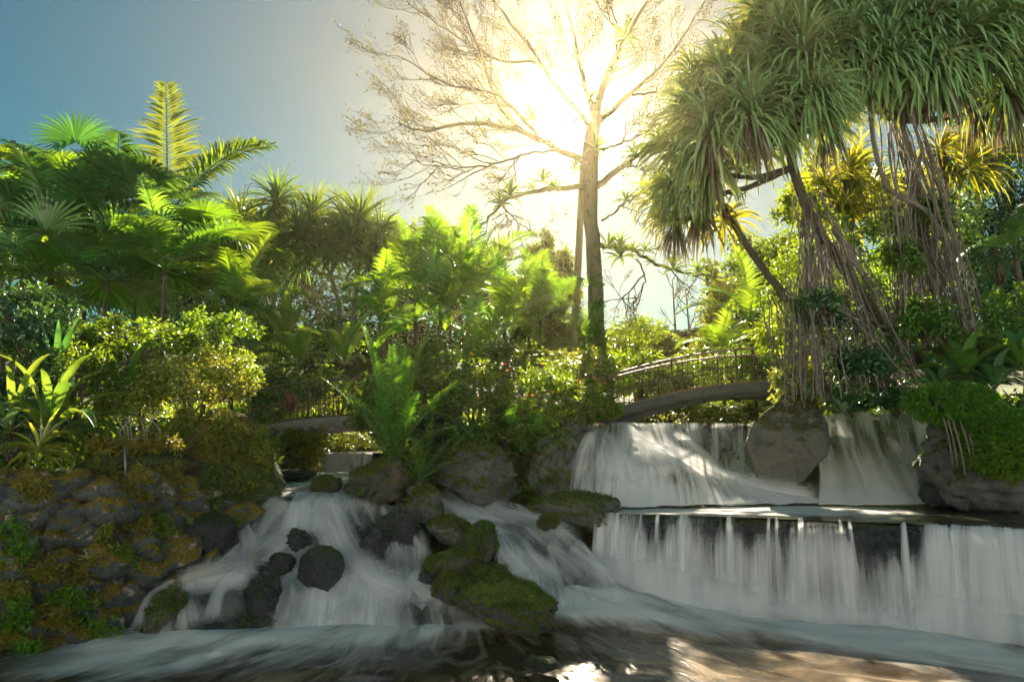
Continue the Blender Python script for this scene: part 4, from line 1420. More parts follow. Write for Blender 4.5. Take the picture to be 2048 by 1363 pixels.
# ------------------------------------------------------------------ plant shapes (shared meshes)
def frond_mesh(name, mat, seed, elev, L=1.0, n=30, ll=0.28, lw=0.022, droop=1.0, vee=0.35, ldroop=0.8, sweep=0.9, stalk=0.18, nseg=3, rach=0.008):
    """feather frond: rachis leaves the origin along +Y at elevation elev and bends with its weight"""
    r_ = np.random.default_rng(seed)
    m = 14
    p = np.zeros(3)
    d = np.array([0, math.cos(elev), math.sin(elev)])
    pts, ds = [p], [d]
    for k in range(m):
        p = p + d * L / m
        d = nrm(d + np.array([0, 0, -1.0]) * droop / m * (0.3 + 1.4 * k / m))
        pts.append(p)
        ds.append(d)
    pts, ds = np.array(pts), np.array(ds)
    b = MB()
    b.tube(pts, np.linspace(rach, rach * 0.25, m + 1) * L, 4)
    t = np.linspace(stalk, 0.99, n)
    i = t * m
    k = np.minimum(i.astype(int), m - 1)
    f = (i - k)[:, None]
    c = pts[k] * (1 - f) + pts[k + 1] * f
    dd = nrm(ds[k] * (1 - f) + ds[k + 1] * f)
    side = np.tile([1.0, 0, 0], (n, 1))
    nn = nrm(np.cross(side, dd))
    u = (t - stalk) / (1 - stalk)
    ln = ll * L * (0.45 + 0.55 * np.sin(math.pi * np.clip(u * 0.9 + 0.12, 0, 1))) * (1 - 0.45 * u)
    for s_ in (-1, 1):
        sw = sweep * (0.35 + 0.65 * u)[:, None] + r_.normal(0, 0.07, (n, 1))
        dl = side * s_ + dd * sw + nn * (vee + r_.normal(0, 0.08, (n, 1)))
        b.blades(c, dl, ln * r_.uniform(0.85, 1.1, n), lw * L, ldroop, nseg, 0.3, 'lance', up=nn)
    return b.mesh(name, mat)


def fan_mesh(name, mat, seed, tilt, n=34, spread=285, fuse=0.55, droop=0.9, Lr=1.0):
    """fan leaf of unit radius: hub at the origin, blade faces up and leans outwards along +Y by tilt"""
    r_ = np.random.default_rng(seed)
    a = np.linspace(-spread / 2, spread / 2, n) * math.pi / 180
    ct, st_ = math.cos(tilt), math.sin(tilt)
    ax = np.array([0, ct, st_])
    sd = np.array([1.0, 0, 0])
    nn = np.cross(sd, ax)
    cup = 0.22 + 0.1 * np.abs(np.sin(a))
    d = np.sin(a)[:, None] * sd + np.cos(a)[:, None] * ax + nn * cup[:, None]
    L = Lr * (0.8 + 0.2 * np.cos(a * 0.6)) * r_.uniform(0.92, 1.06, n)
    w = 2 * math.tan(math.radians(spread) / n / 2) * fuse
    prof = lambda t: np.where(t < fuse, np.maximum(t / fuse, 0.02), np.maximum(0.02, ((1 - t) / (1 - fuse)) ** 0.8))
    b = MB()
    b.blades(np.zeros((n, 3)), d, L, w * L * 1.06, droop, 5, 0.35, prof, up=np.tile(nn, (n, 1)))
    return b.mesh(name, mat)


def rosette_mesh(name, mat, seed, tilt, n=58, L=1.0, w=0.075, droop=1.5, lo=-25, hi=80, nseg=6, fold=0.4, prof='strap'):
    """tuft of strap leaves round an axis that leans along +Y by tilt from upright"""
    r_ = np.random.default_rng(seed)
    ax = np.array([0, math.sin(tilt), math.cos(tilt)])
    e1 = np.array([1.0, 0, 0])
    e2 = np.cross(ax, e1)
    k = np.arange(n)
    az = k * 2.39996 + r_.normal(0, 0.2, n)
    el = np.radians(hi + (lo - hi) * (k / n) ** 0.9 + r_.normal(0, 5, n))
    d = (np.cos(el) * np.cos(az))[:, None] * e1 + (np.cos(el) * np.sin(az))[:, None] * e2 + np.sin(el)[:, None] * ax
    base = ax * 0.02 - ax[None] * (k / n)[:, None] * 0.16 * L
    b = MB()
    ln = L * r_.uniform(0.8, 1.12, n) * np.interp(k / n, [0, 0.2, 1], [0.7, 1.0, 1.0])
    b.blades(base + d * 0.03, d, ln, w * L, droop * r_.uniform(0.6, 1.4, n), nseg, fold, prof, up=np.tile(ax, (n, 1)))
    return b.mesh(name, mat)


def skirt_mesh(name, mat, seed, n=40, L=1.0):
    r_ = np.random.default_rng(seed)
    az = r_.uniform(0, 6.283, n)
    d = np.stack([np.cos(az) * 0.45, np.sin(az) * 0.45, -r_.uniform(0.5, 1.2, n)], -1)
    base = np.stack([np.cos(az) * 0.06, np.sin(az) * 0.06, -r_.uniform(0.05, 0.4, n)], -1) * L
    b = MB()
    b.blades(base, d, L * r_.uniform(0.6, 1.15, n), 0.06 * L, 1.8, 4, 0.5, 'strap')
    return b.mesh(name, mat)


def crown_mesh(name, mat, seed, n=2500, clumps=26, leaf=0.07, lw=0.5, r=(1, 1, 1), hollow=0.55, up=0.5, clump_r=0.26, low=-0.5):
    """uneven crown of many small leaves in clumps, unit size"""
    r_ = np.random.default_rng(seed)
    c = nrm(r_.normal(size=(clumps * 3, 3)))
    c = c[c[:, 2] > low][:clumps]
    c = c * r_.uniform(hollow, 0.95, (len(c), 1))
    i = r_.integers(len(c), size=n)
    off = r_.normal(size=(n, 3))
    off = nrm(off) * (r_.random((n, 1)) ** 0.5) * clump_r * r_.uniform(0.6, 1.3, len(c))[i][:, None]
    p = (c[i] + off) * np.array(r)
    d = nrm(off + r_.normal(0, 0.12, (n, 3)) + [0, 0, -0.1])
    nn = nrm(r_.normal(0, 0.5, (n, 3)) + [0, 0, up] + c[i] * 0.5)
    b = MB()
    b.leaves(p, d, nn, leaf * r_.uniform(0.7, 1.4, n), leaf * lw * r_.uniform(0.8, 1.2, n))
    return b.mesh(name, mat, smooth=False)


def stems_mesh(name, mat, seed, n=7, r0=0.03, spread=0.6, h=0.8):
    r_ = np.random.default_rng(seed)
    b = MB()
    for _ in range(n):
        a = r_.uniform(0, 6.28)
        q = r_.uniform(0.2, 1) * spread
        t = np.linspace(0, 1, 6)[:, None]
        pts = np.concatenate([t * math.cos(a) * q, t * math.sin(a) * q, -0.95 + t * h * r_.uniform(1.2, 2)], 1) + r_.normal(0, 0.03, (6, 3))
        b.tube(pts, np.linspace(r0, r0 * 0.35, 6), 5)
    return b.mesh(name, mat)


def leaf_clump_leaf(name, mat, seed, elev, L=1.0, w=0.16, droop=1.6, stalk=0.2):
    b = MB()
    e = np.array([[0, math.cos(elev), math.sin(elev)]])
    if stalk:
        b.tube(np.array([[0, 0, 0], e[0] * stalk * L * 0.5, e[0] * stalk * L]), 0.012 * L, 5)
    b.blades(e * stalk * L, e, L, w * L, droop, 10, 0.35, 'ellip')
    return b.mesh(name, mat)


LIB = {}


def lib(key, fn):
    if key not in LIB:
        LIB[key] = fn()
    return LIB[key]


EL = [78, 55, 32, 8]


def frond_lib(mat, style, e, v=0):
    st_ = {'coco': dict(n=38, ll=0.38, lw=0.026, droop=1.15, ldroop=0.9), 'tall': dict(n=40, ll=0.40, lw=0.034, droop=0.25, ldroop=0.5, vee=0.12, sweep=0.8, stalk=0.12), 'areca': dict(n=26, ll=0.36, lw=0.034, droop=1.5, ldroop=0.8, vee=0.45, sweep=1.1), 'cycad': dict(n=38, ll=0.17, lw=0.022, droop=0.6, ldroop=0.15, vee=0.15, sweep=0.55, nseg=2), 'fern': dict(n=24, ll=0.2, lw=0.05, droop=1.6, ldroop=0.2, vee=0.05, sweep=0.4, nseg=2, stalk=0.1)}[style]
    return lib(('f', mat, style, e, v), lambda: frond_mesh("frond", M[mat], hash((e, v)) % 999, R(EL[e]), **st_))


def trunk_mb(pts, r0, r1, n=8, wob=0.0, seed=0):
    pts = np.asarray(pts, float)
    t = np.linspace(0, 1, 14)
    seg = np.linspace(0, 1, len(pts))
    q = np.stack([np.interp(t, seg, pts[:, k]) for k in range(3)], -1)
    q = q + np.random.default_rng(seed).normal(0, wob, q.shape) * np.sin(t * math.pi)[:, None]
    b = MB()
    b.tube(q, np.linspace(r0, r1, 14), n)
    return b


def gz(p):
    return np.array([p[0], p[1], float(ground_z(p[0], p[1]))])


def palm(px, py, d, L, mat, style, label, group=None, els=(0, 0, 1, 1, 1, 2, 2, 3), seed=0, trunk=0.06, lean=0.0, name="feather_palm", yaws=None, fixed=()):
    """crown centre at photo pixel px,py; trunk down to the ground"""
    r_ = np.random.default_rng(seed)
    c = P(px, py, d)
    g = gz(c - [lean, 0, 0])
    root = thing(name, tuple(g), label, "palm", group)
    if c[2] - g[2] > 0.25:
        trunk_mb([[0, 0, -0.2], (c - g) * 0.5 + [0.05, 0, 0], c - g], trunk * 1.2, trunk * 0.8, 8, 0.03, seed).build("trunk", M['bark_dark'], root)
    y0 = r_.uniform(0, 6.28)
    for k, e in enumerate(els):
        yaw = y0 + k * 2.4 + r_.normal(0, 0.15)
        put("frond", frond_lib(mat, style, e, k % 2), root, tuple(c - g), (r_.normal(0, 0.08), r_.normal(0, 0.1), yaw), L * r_.uniform(0.85, 1.12))
    for (e, yaw, ln, mt, rx, *sty) in fixed:
        put("frond", frond_lib(mt, sty[0] if sty else style, e, 0), root, tuple(c - g), (rx, 0, R(yaw)), ln)
    return root


def fan_palm(px, py, d, rad, n, mat, label, group=None, seed=0, reach=1.0, hts=(0.2, 1.0), fixed=(), trunk=0.07):
    r_ = np.random.default_rng(seed)
    c = P(px, py, d)
    g = gz(c)
    root = thing("fan_palm", tuple(g), label, "palm", group)
    q = c - g
    trunk_mb([[0, 0, -0.2], q * 0.5 + [0.04, 0.02, 0], q], trunk, trunk * 0.8, 8, 0.02, seed).build("trunk", M['bark_dark'], root)
    for k in range(n):
        az = k * 2.4 + r_.uniform(-0.3, 0.3)
        el = r_.uniform(*hts)
        rr = reach * r_.uniform(0.75, 1.15)
        hub = q + np.array([math.cos(az) * math.cos(el), math.sin(az) * math.cos(el), math.sin(el)]) * rr
        lf = bpy_leaf(root, q, hub, az, el, rad * r_.uniform(0.8, 1.15), mat, k, r_)
    for (fx, fy, fd, az, el, rd, mt) in fixed:
        bpy_leaf(root, q, P(fx, fy, fd) - g, az, el, rd, mt, 0, r_)
    return root


def bpy_leaf(root, q, hub, az, el, rad, mat, k, r_):
    tl = 0 if el > 0.95 else (1 if el > 0.45 else 2)
    me = lib(('fan', mat, tl, k % 2), lambda: fan_mesh("fan_blade", M[mat], k * 3 + tl, R([65, 15, -35][tl]), droop=[0.6, 1.0, 1.4][tl]))
    b = MB()
    mid_ = (q + hub) / 2 + [0, 0, 0.06]
    b.tube([q - hub, mid_ - hub, [0, 0, 0]], [0.018, 0.014, 0.010], 5)
    st_ = b.build("petiole", M['broad'], root, loc=tuple(hub))
    lf = put("fan_blade", me, st_, (0, 0, 0), (r_.normal(0, 0.12), r_.normal(0, 0.15), az - math.pi / 2), rad)
    return lf


def shrub(px, py, d, w, h, mat, label, group=None, seed=0, leaf=0.09, n=2600, name="shrub", lw=0.5, dep=None, flowers=None, clumps=24, cr=0.28, cat="shrub"):
    """rounded shrub centred on photo pixel, w x h photo pixels"""
    s_ = d / F_PX
    c = P(px, py, d)
    sx, sz = w * s_ / 2, h * s_ / 2
    root = thing(name, tuple(c), label, cat, group)
    key = ('crown', mat, seed % 3, n, round(leaf / sx, 2), lw, clumps)
    me = lib(key, lambda: crown_mesh("foliage", M[mat], seed % 3 + 11, n, clumps, leaf / ((sx + sz) / 2), lw, hollow=0.5, clump_r=cr))
    put("foliage", me, root, (0, 0, 0), (0, 0, seed * 1.3), (sx, dep or sx, sz))
    put("stem", lib(('stems', seed % 2), lambda: stems_mesh("stem", M['bark_dark'], seed % 2)), root, (0, 0, 0), (0, 0, seed), (sx * 0.8, sx * 0.8, sz))
    if flowers:
        r_ = np.random.default_rng(seed + 77)
        for k in range(flowers[1]):
            v = nrm(r_.normal(size=3) + [0, -0.9, 0.4]) * np.array([sx, dep or sx, sz]) * 0.97
            put("flower", lib(('flower', flowers[0]), lambda: rosette_mesh("flower", M[flowers[0]], 3, 0.5, 9, 1.0, 0.45, 0.5, 10, 60, 3, 0.2, 'ellip')), root, tuple(v), (0, 0, r_.uniform(0, 6)), flowers[2])
    return root


def tree(px, py, d, w, h, mat, label, group=None, seed=0, leaf=0.28, n=4200, bark='bark_dark', base=None, clumps=34, name="broadleaf_tree", cr=0.24, dep=None):
    """tree with crown centred at photo pixel; trunk and limbs run up into the crown"""
    s_ = d / F_PX
    c = P(px, py, d)
    g = gz(P(base[0], base[1], d)) if base else gz(c)
    root = thing(name, tuple(g), label, "tree", group)
    q = c - g
    sx, sz = w * s_ / 2, h * s_ / 2
    me = lib(('tcrown', mat, seed % 3, n, round(leaf / sx, 2), clumps), lambda: crown_mesh("crown", M[mat], seed % 3 + 31, n, clumps, leaf * 0.85 / ((sx + sz) / 2), 0.55, hollow=0.3, clump_r=cr, low=-0.75))
    put("crown", me, root, tuple(q), (0, 0, seed * 1.7), (sx, dep or sx, sz))
    r_ = np.random.default_rng(seed)
    fork = q * 0.72 - [0, 0, sz * 0.45]
    trunk_mb([[0, 0, -0.3], fork * 0.5 + [0.1, 0, 0], fork], max(0.07, sx * 0.07), max(0.05, sx * 0.05), 8, 0.04, seed).build("trunk", M[bark], root)
    for k in range(5):
        e = q + nrm(r_.normal(size=3) + [0, 0, 0.3]) * np.array([sx, dep or sx, sz]) * 0.75
        trunk_mb([fork, (fork + e) / 2 + [0, 0, 0.15], e], max(0.04, sx * 0.04), 0.015, 6, 0.05, seed + k).build("limb", M[bark], root)
    return root


# ------------------------------------------------------------------ the bare tree in front of the sun
BT_D = 30.0
bt0 = gz(P(1195, 740, BT_D))
big = thing("rain_tree", tuple(bt0), "tall nearly leafless tree standing in front of the low sun", "tree", rz=0)
rb = np.random.default_rng(3)


def PB(px, py, dz=0.0):
    return P(px, py, BT_D + dz) - bt0


def curve(pts, n):
    pts = np.asarray(pts, float)
    m_ = len(pts)
    t = np.linspace(0, m_ - 1, n)
    i = np.minimum(t.astype(int), m_ - 2)
    f = (t - i)[:, None]
    g_ = lambda k: pts[np.clip(k, 0, m_ - 1)]
    p0, p1, p2, p3 = g_(i - 1), g_(i), g_(i + 1), g_(i + 2)
    return 0.5 * (2 * p1 + (p2 - p0) * f + (2 * p0 - 5 * p1 + 4 * p2 - p3) * f ** 2 + (3 * p1 - p0 - 3 * p2 + p3) * f ** 3)


tr = curve([PB(1196, 770), PB(1192, 640), PB(1188, 520), PB(1182, 400), PB(1186, 300), PB(1192, 225)], 24)
b = MB()
b.tube(tr + rb.normal(0, 0.02, tr.shape), np.linspace(0.40, 0.25, 24), 12)
b.build("trunk", M['bark_pale'], big)
t2 = curve([PB(1140, 770, 1), PB(1150, 640, 1), PB(1160, 450, 0.6), PB(1166, 330, 0.2), PB(1178, 250, 0)], 20)
b = MB()
b.tube(t2, np.linspace(0.20, 0.12, 20), 9)
b.build("trunk", M['bark_pale'], big)
tips = []


def twigs(b, p, d, L, r, lev, out):
    n = 5
    pts = [p]
    dd = d
    for k in range(n):
        dd = nrm(dd + rb.normal(0, 0.13, 3) + np.array([0, 0, 0.05]) + out * 0.08)
        pts.append(pts[-1] + dd * L / n)
    b.tube(pts, np.linspace(r, r * 0.5, n + 1), 4 if lev else 5, False)
    if lev == 0:
        for k in range(2, n + 1):
            tips.append(pts[k])
        return
    for k in range(5 if lev > 1 else 4):
        j = rb.integers(2, n + 1)
        sd = nrm(rb.normal(size=3) * np.array([1, 0.6, 1]))
        twigs(b, pts[j], nrm(dd * 0.8 + sd * 0.62 + out * 0.25), L * rb.uniform(0.48, 0.72), r * 0.55, lev - 1, out)


LIMBS = [
    ([(1190, 240, 0), (1165, 150, .5), (1145, 60, 1), (1120, -40, 1.5)], 0.19),
    ([(1192, 230, 0), (1215, 150, -.5), (1262, 60, -1), (1330, -50, -2)], 0.26),
    ([(1190, 250, 0), (1260, 190, 1), (1330, 125, 2), (1400, 20, 3), (1440, -40, 3)], 0.17),
    ([(1182, 330, 0), (1110, 295, -.5), (1045, 265, -1), (950, 245, -2), (860, 262, -2), (795, 248, -3)], 0.21),
    ([(1080, 280, -1), (1035, 225, -1.5), (985, 185, -2), (900, 170, -3), (800, 112, -4)], 0.13),
    ([(1180, 250, 0), (1110, 170, 1), (1070, 110, 1.5), (1010, 30, 2), (960, -40, 3)], 0.17),
    ([(1070, 125, 1.5), (1000, 120, 2), (940, 90, 2.5), (850, 30, 3), (810, 0, 3)], 0.10),
    ([(1045, 262, -1), (1000, 215, -1), (965, 120, -1), (930, 30, -2), (905, -30, -2)], 0.11),
    ([(1170, 372, 0), (1090, 380, -1), (1015, 398, -1.5), (975, 440, -2), (940, 470, -2)], 0.16),
    ([(1000, 400, -1.5), (1030, 440, -1.5), (1075, 470, -1)], 0.06),
    ([(1195, 372, 0), (1250, 330, -1), (1310, 285, -2), (1370, 255, -2)], 0.19),
    ([(1200, 490, 0), (1258, 498, -1), (1330, 535, -2), (1390, 548, -2), (1445, 556, -3)], 0.13),
    ([(1275, 520, -1.5), (1290, 560, -1.5), (1262, 620, -2)], 0.05),
    ([(1205, 440, 0), (1235, 420, -.5), (1270, 380, -1)], 0.07),
    ([(1120, 300, -.5), (1050, 310, -1), (980, 330, -2), (900, 335, -2), (820, 320, -3)], 0.08),
    ([(1235, 120, -.7), (1230, 40, -.2), (1200, -40, 0)], 0.10),
    ([(1262, 190, 1), (1330, 180, 1), (1400, 150, 2), (1450, 130, 2)], 0.08),
    ([(1200, 300, 0), (1260, 280, .5), (1330, 230, 1)], 0.09),
]
ctr = PB(1180, 330)
for k, (pp, r0) in enumerate(LIMBS):
    pts = curve([PB(*q) for q in pp], 22)
    pts = pts + rb.normal(0, 0.035, pts.shape)
    b = MB()
    b.tube(pts, np.linspace(r0 * 0.85, max(0.016, r0 * 0.16), 22), 7)
    n_t = 16 if len(pp) > 3 else 8
    if k in (8, 10, 11, 12, 13, 9):
        n_t = 4
    for i in np.linspace(6 if len(pp) > 3 else 8, 21, n_t).astype(int):
        out = nrm(pts[i] - ctr)
        dl = nrm(pts[min(i + 1, 21)] - pts[i - 1])
        up_ = nrm(np.cross(dl, [0, 1, 0])) * rb.choice([-1, 1])
        twigs(b, pts[i], nrm(dl * 0.7 + up_ * 0.6 + rb.normal(0, 0.15, 3)), rb.uniform(1.1, 2.1), max(0.018, 0.05 * (1 - i / 30)), 2, out)
    b.build("limb", M['twig'] if r0 < 0.15 else M['bark_pale'], big)
tips = np.array(tips)
n = 15000
i = rb.integers(len(tips), size=n)
b = MB()
b.leaves(tips[i] + rb.normal(0, 0.05, (n, 3)), nrm(rb.normal(size=(n, 3))), nrm(rb.normal(size=(n, 3))), rb.uniform(0.06, 0.15, n), 0.06)
b.build("foliage", M['twig_leaf'], big, smooth=False, kind="stuff")
# air plants sitting on its limbs
EPI = [(1100, 292, -1), (1065, 240, -1.2), (1010, 262, -1.2), (1035, 160, 1.5), (960, 130, 2.4), (1190, 300, -.4), (1150, 340, -.4), (1110, 378, -1.2), (1065, 378, -1.5), (1020, 392, -1.8), (1000, 410, -2), (1180, 200, -.4), (1225, 145, -.8), (1250, 80, -1.3), (1270, 310, -1.5), (1320, 285, -2), (1360, 260, -2.3), (1215, 495, -.6), (1240, 492, -1), (1265, 505, -1.3), (1300, 528, -1.8), (1345, 540, -2.3), (1250, 405, -1), (1150, 250, .2), (1210, 230, -.4), (1240, 515, -1.2), (1395, 545, -2.4), (1290, 505, -1.6), (1255, 335, -1.3), (1085, 365, -1.3)]
EPI_AT = ["on the thick left limb just below the sun", "above the thick left limb where it forks", "midway along the thick left limb", "on the steep limb left of the sun", "far out on the upper left limb", "on the trunk at the height of the sun", "in the fork below the sun", "on the low left limb nearest the trunk", "second out from the trunk on the low left limb", "where the low left limb bends down", "on the drooping end of the low left limb", "high on the trunk above the sun", "low on the thick upright limb", "high on the thick upright limb", "on the right limb nearest the pandanus, inner one", "on the middle of the right limb nearest the pandanus", "at the outer end of the right limb nearest the pandanus", "at the root of the lowest right branch", "close to the root of the lowest right branch", "where the lowest right branch forks", "midway out on the lowest right branch", "beyond the middle of the lowest right branch", "on the short bare branch right of the trunk", "just left of the sun", "just right of the sun", "in the hanging fork of the lowest right branch", "near the tip of the lowest right branch", "between fork and middle of the lowest right branch", "under the right limb close to the trunk", "on top of the low left limb"]
for k, (x, y, dz) in enumerate(EPI):
    put("bromeliad", lib(('brom', k % 3), lambda: rosette_mesh("bromeliad", M['broad'], k, 0.25 * (k % 3), 16, 1.0, 0.16, 1.2, 0, 75, 4)), None, tuple(P(x, y, BT_D + dz) + [0, -0.12, 0.05]), (0, 0, k), 0.42 + 0.16 * ((k * 7) % 4), label="leafy air plant " + EPI_AT[k], category="air plant", group="air plants on the bare tree")

# ------------------------------------------------------------------ far hill and background trees
TREES = [
    # px, py, d, w, h, mat, label
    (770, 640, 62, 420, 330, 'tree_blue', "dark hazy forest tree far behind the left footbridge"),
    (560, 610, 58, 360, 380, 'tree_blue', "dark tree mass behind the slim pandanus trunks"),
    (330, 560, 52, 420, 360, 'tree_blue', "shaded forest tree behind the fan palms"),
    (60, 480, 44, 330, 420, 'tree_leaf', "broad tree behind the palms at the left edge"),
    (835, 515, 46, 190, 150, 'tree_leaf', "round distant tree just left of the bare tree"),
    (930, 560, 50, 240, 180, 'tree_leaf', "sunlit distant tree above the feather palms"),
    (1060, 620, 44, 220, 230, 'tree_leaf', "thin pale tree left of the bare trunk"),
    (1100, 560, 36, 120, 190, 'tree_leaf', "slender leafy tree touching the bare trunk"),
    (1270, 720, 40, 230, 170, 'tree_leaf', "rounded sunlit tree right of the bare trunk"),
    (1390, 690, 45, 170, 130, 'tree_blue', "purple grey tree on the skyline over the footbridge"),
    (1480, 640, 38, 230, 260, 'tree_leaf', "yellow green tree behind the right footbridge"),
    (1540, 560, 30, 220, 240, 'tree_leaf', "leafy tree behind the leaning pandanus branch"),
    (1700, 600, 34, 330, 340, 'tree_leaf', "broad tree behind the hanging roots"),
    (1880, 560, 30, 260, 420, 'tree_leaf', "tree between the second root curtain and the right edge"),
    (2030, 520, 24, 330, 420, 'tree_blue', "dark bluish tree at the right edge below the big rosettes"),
    (2010, 300, 26, 300, 260, 'tree_leaf', "high crown behind the pandanus at the right edge"),
    (1860, 400, 27, 260, 220, 'tree_leaf', "sun yellowed crown under the pandanus roof"),
    (1680, 390, 28, 240, 200, 'tree_leaf', "golden crown seen between the pandanus trunks"),
    (480, 470, 36, 200, 210, 'tree_leaf', "bushy tree right of the tall golden frond"),
    (1130, 700, 42, 200, 130, 'tree_leaf', "low bright tree behind the flower bushes"),
]
for k, (x, y, d, w, h, mt, lb) in enumerate(TREES):
    tree(x, y, d, w, h, mt, lb, seed=k, leaf=0.0085 * d * (1.0 if d > 35 else 0.95), n=8000 if d < 40 else 6000)
for k, (x, y, d) in enumerate([(1210 + 15, 590, 52), (1285, 600, 52)]):
    pass
for k, (x0, y0, x1, y1) in enumerate([(1352, 690, 1345, 560), (1380, 690, 1372, 580)]):
    root = thing("bare_tree", tuple(gz(P(x0, y0, 48))), ["thin leafless tree on the skyline, taller of two", "thin leafless tree on the skyline, shorter of two"][k], "tree")
    o_ = np.array(root.location)
    q = curve([[0, 0, 0], P(x0, y0, 48) - o_, P(x1, y1, 48) - o_], 12)
    b = MB()
    b.tube(q, np.linspace(0.16, 0.03, 12), 6)
    tips_ = tips
    b.build("trunk", M['twig'], root)
    tips = []
    b = MB()
    for i in (6, 7, 8, 9, 10, 11):
        twigs(b, q[i], nrm(np.array([rb.choice([-1, 1]) * 0.7, 0, 0.8])), 1.3, 0.035, 1, np.array([0, 0, 0.5]))
    b.build("limb", M['twig'], root)
# forest on the far hill reads as one mass
r_ = np.random.default_rng(9)
n = 60000
fx_ = r_.uniform(-110, 110, n)
fyy = r_.uniform(62, 110, n)
fz_ = np.array(ground_z(fx_, fyy)) + r_.uniform(0, 1, n) ** 0.9 * (3.5 + 4 * vnoise(np.stack([fx_ * 0.09, fyy * 0.09, fx_ * 0], -1), 4)) - 0.5
b = MB()
b.leaves(np.stack([fx_, fyy, fz_], -1), nrm(r_.normal(size=(n, 3))), nrm(r_.normal(size=(n, 3)) + [0, -0.5, 0.6]), r_.uniform(0.5, 1.1, n), 0.6)
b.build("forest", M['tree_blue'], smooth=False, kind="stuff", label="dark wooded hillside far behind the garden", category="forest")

# ------------------------------------------------------------------ left bank
fan_palm(70, 520, 22.0, 1.49, 12, 'palm_blue', "dark fan palm at the left edge with drooping blades", "fan palms on the left bank", 1, 2.1, (0.1, 1.0))
fan_palm(180, 480, 23.4, 1.56, 14, 'palm', "fan palm carrying the single raised fan against the sky", "fan palms on the left bank", 2, 2.4, (0.05, 1.0), fixed=[(152, 285, 23.3, 1.9, 1.3, 1.55, 'palm_blue'), (170, 375, 23.9, 1.4, 1.2, 1.56, 'palm'), (60, 330, 24.8, 2.6, 0.9, 1.56, 'palm_blue')])
fan_palm(310, 480, 23.0, 1.63, 14, 'palm_blue', "fan palm in front of the tall golden frond", "fan palms on the left bank", 3, 2.3, (0.0, 0.9))
fan_palm(400, 560, 22.7, 1.42, 12, 'palm', "fan palm on the right of the palm thicket", "fan palms on the left bank", 4, 2.0, (0.0, 0.9))
fan_palm(130, 600, 20.6, 1.35, 12, 'palm', "low fan palm behind the dark bush", "fan palms on the left bank", 5, 2.0, (0.1, 1.0))
fan_palm(270, 600, 21.3, 1.28, 12, 'palm', "low fan palm in the middle of the left bank", "fan palms on the left bank", 6, 1.8, (0.1, 1.0))
fan_palm(20, 420, 24.8, 1.70, 12, 'palm', "tall fan palm cut by the left edge", "fan palms on the left bank", 7, 2.3, (0.0, 0.9))
palm(335, 430, 24.8, 3.69, 'palm', 'coco', "feather palm with one tall golden frond against the sky", "feather palms", els=(2, 2, 3, 1), seed=3, trunk=0.11,
     fixed=[(0, 178, 4.9, 'palm_gold', 0.06, 'tall'), (1, -92, 4.6, 'palm', 0), (1, -82, 4.9, 'palm_blue', 0), (1, 95, 4.5, 'palm_blue', 0), (2, 82, 3.7, 'palm_blue', 0)])
palm(60, 400, 27.0, 4.12, 'palm_blue', 'coco', "feather palm with bluish arching fronds at the left edge", "feather palms", els=(1, 1, 2, 2, 2, 3), seed=5, trunk=0.11)
palm(230, 420, 21.6, 3.27, 'palm_blue', 'coco', "feather palm whose fronds droop over the left thicket", "feather palms", els=(1, 2, 2, 2, 3, 3), seed=6, trunk=0.09)
palm(420, 600, 23.4, 2.98, 'palm', 'coco', "feather palm leaning towards the slim pandanus trunks", "feather palms", els=(0, 1, 1, 2, 2, 2, 3), seed=8, trunk=0.08, fixed=[(2, -95, 3.1, 'palm', 0), (1, -80, 3.1, 'palm', 0)])
palm(440, 500, 26.3, 3.27, 'palm_gold', 'coco', "golden feather palm behind the fan palms", "feather palms", els=(1, 1, 2, 2, 3), seed=9, trunk=0.08)

for k, (x, y, d, L, mt, lb) in enumerate([(110, 470, 20.0, 3.2, 'palm_blue', "feather palm with glossy drooping fronds in front of the fan palms, left"), (330, 540, 19.5, 2.8, 'palm', "feather palm in front of the fan palms, right"), (20, 580, 19.0, 2.8, 'palm', "low feather palm at the left edge in front of the fan palms"), (215, 560, 19.5, 2.7, 'palm_blue', "feather palm in the middle of the left thicket"), (470, 620, 21, 2.6, 'palm', "feather palm at the right end of the left thicket")]):
    palm(x, y, d, L, mt, 'coco', lb, "feather palms", els=(0, 1, 1, 2, 2, 2, 2, 3, 3), seed=80 + k, trunk=0.08)
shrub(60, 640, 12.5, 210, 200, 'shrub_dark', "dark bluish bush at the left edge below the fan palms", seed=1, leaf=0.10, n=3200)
shrub(160, 760, 12.5, 200, 190, 'shrub', "green bush behind the long arching leaves", seed=2, leaf=0.10, n=2600)
shrub(380, 770, 13.6, 230, 170, 'shrub_gold', "rounded golden leaved bush in the middle of the left bank", seed=3, leaf=0.075, n=5200, clumps=34)
shrub(285, 800, 13.2, 170, 130, 'shrub_gold', "lower golden leaved bush beside the arching leaves", seed=4, leaf=0.075, n=3600, clumps=30)
shrub(450, 745, 14.2, 130, 120, 'shrub_gold', "small golden bush behind the moss curtain", seed=5, leaf=0.075, n=3000, clumps=26)
shrub(270, 690, 14.0, 260, 160, 'shrub', "glossy bush under the middle fan palms", seed=6, leaf=0.10, n=3600)
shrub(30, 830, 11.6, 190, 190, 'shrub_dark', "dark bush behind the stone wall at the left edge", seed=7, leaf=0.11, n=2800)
shrub(430, 670, 15.0, 180, 120, 'shrub', "green bush under the right fan palm", seed=8, leaf=0.10, n=2600)
shrub(120, 690, 13.5, 180, 130, 'shrub', "green bush between the dark bush and the glossy bush", seed=10, leaf=0.10, n=2600)


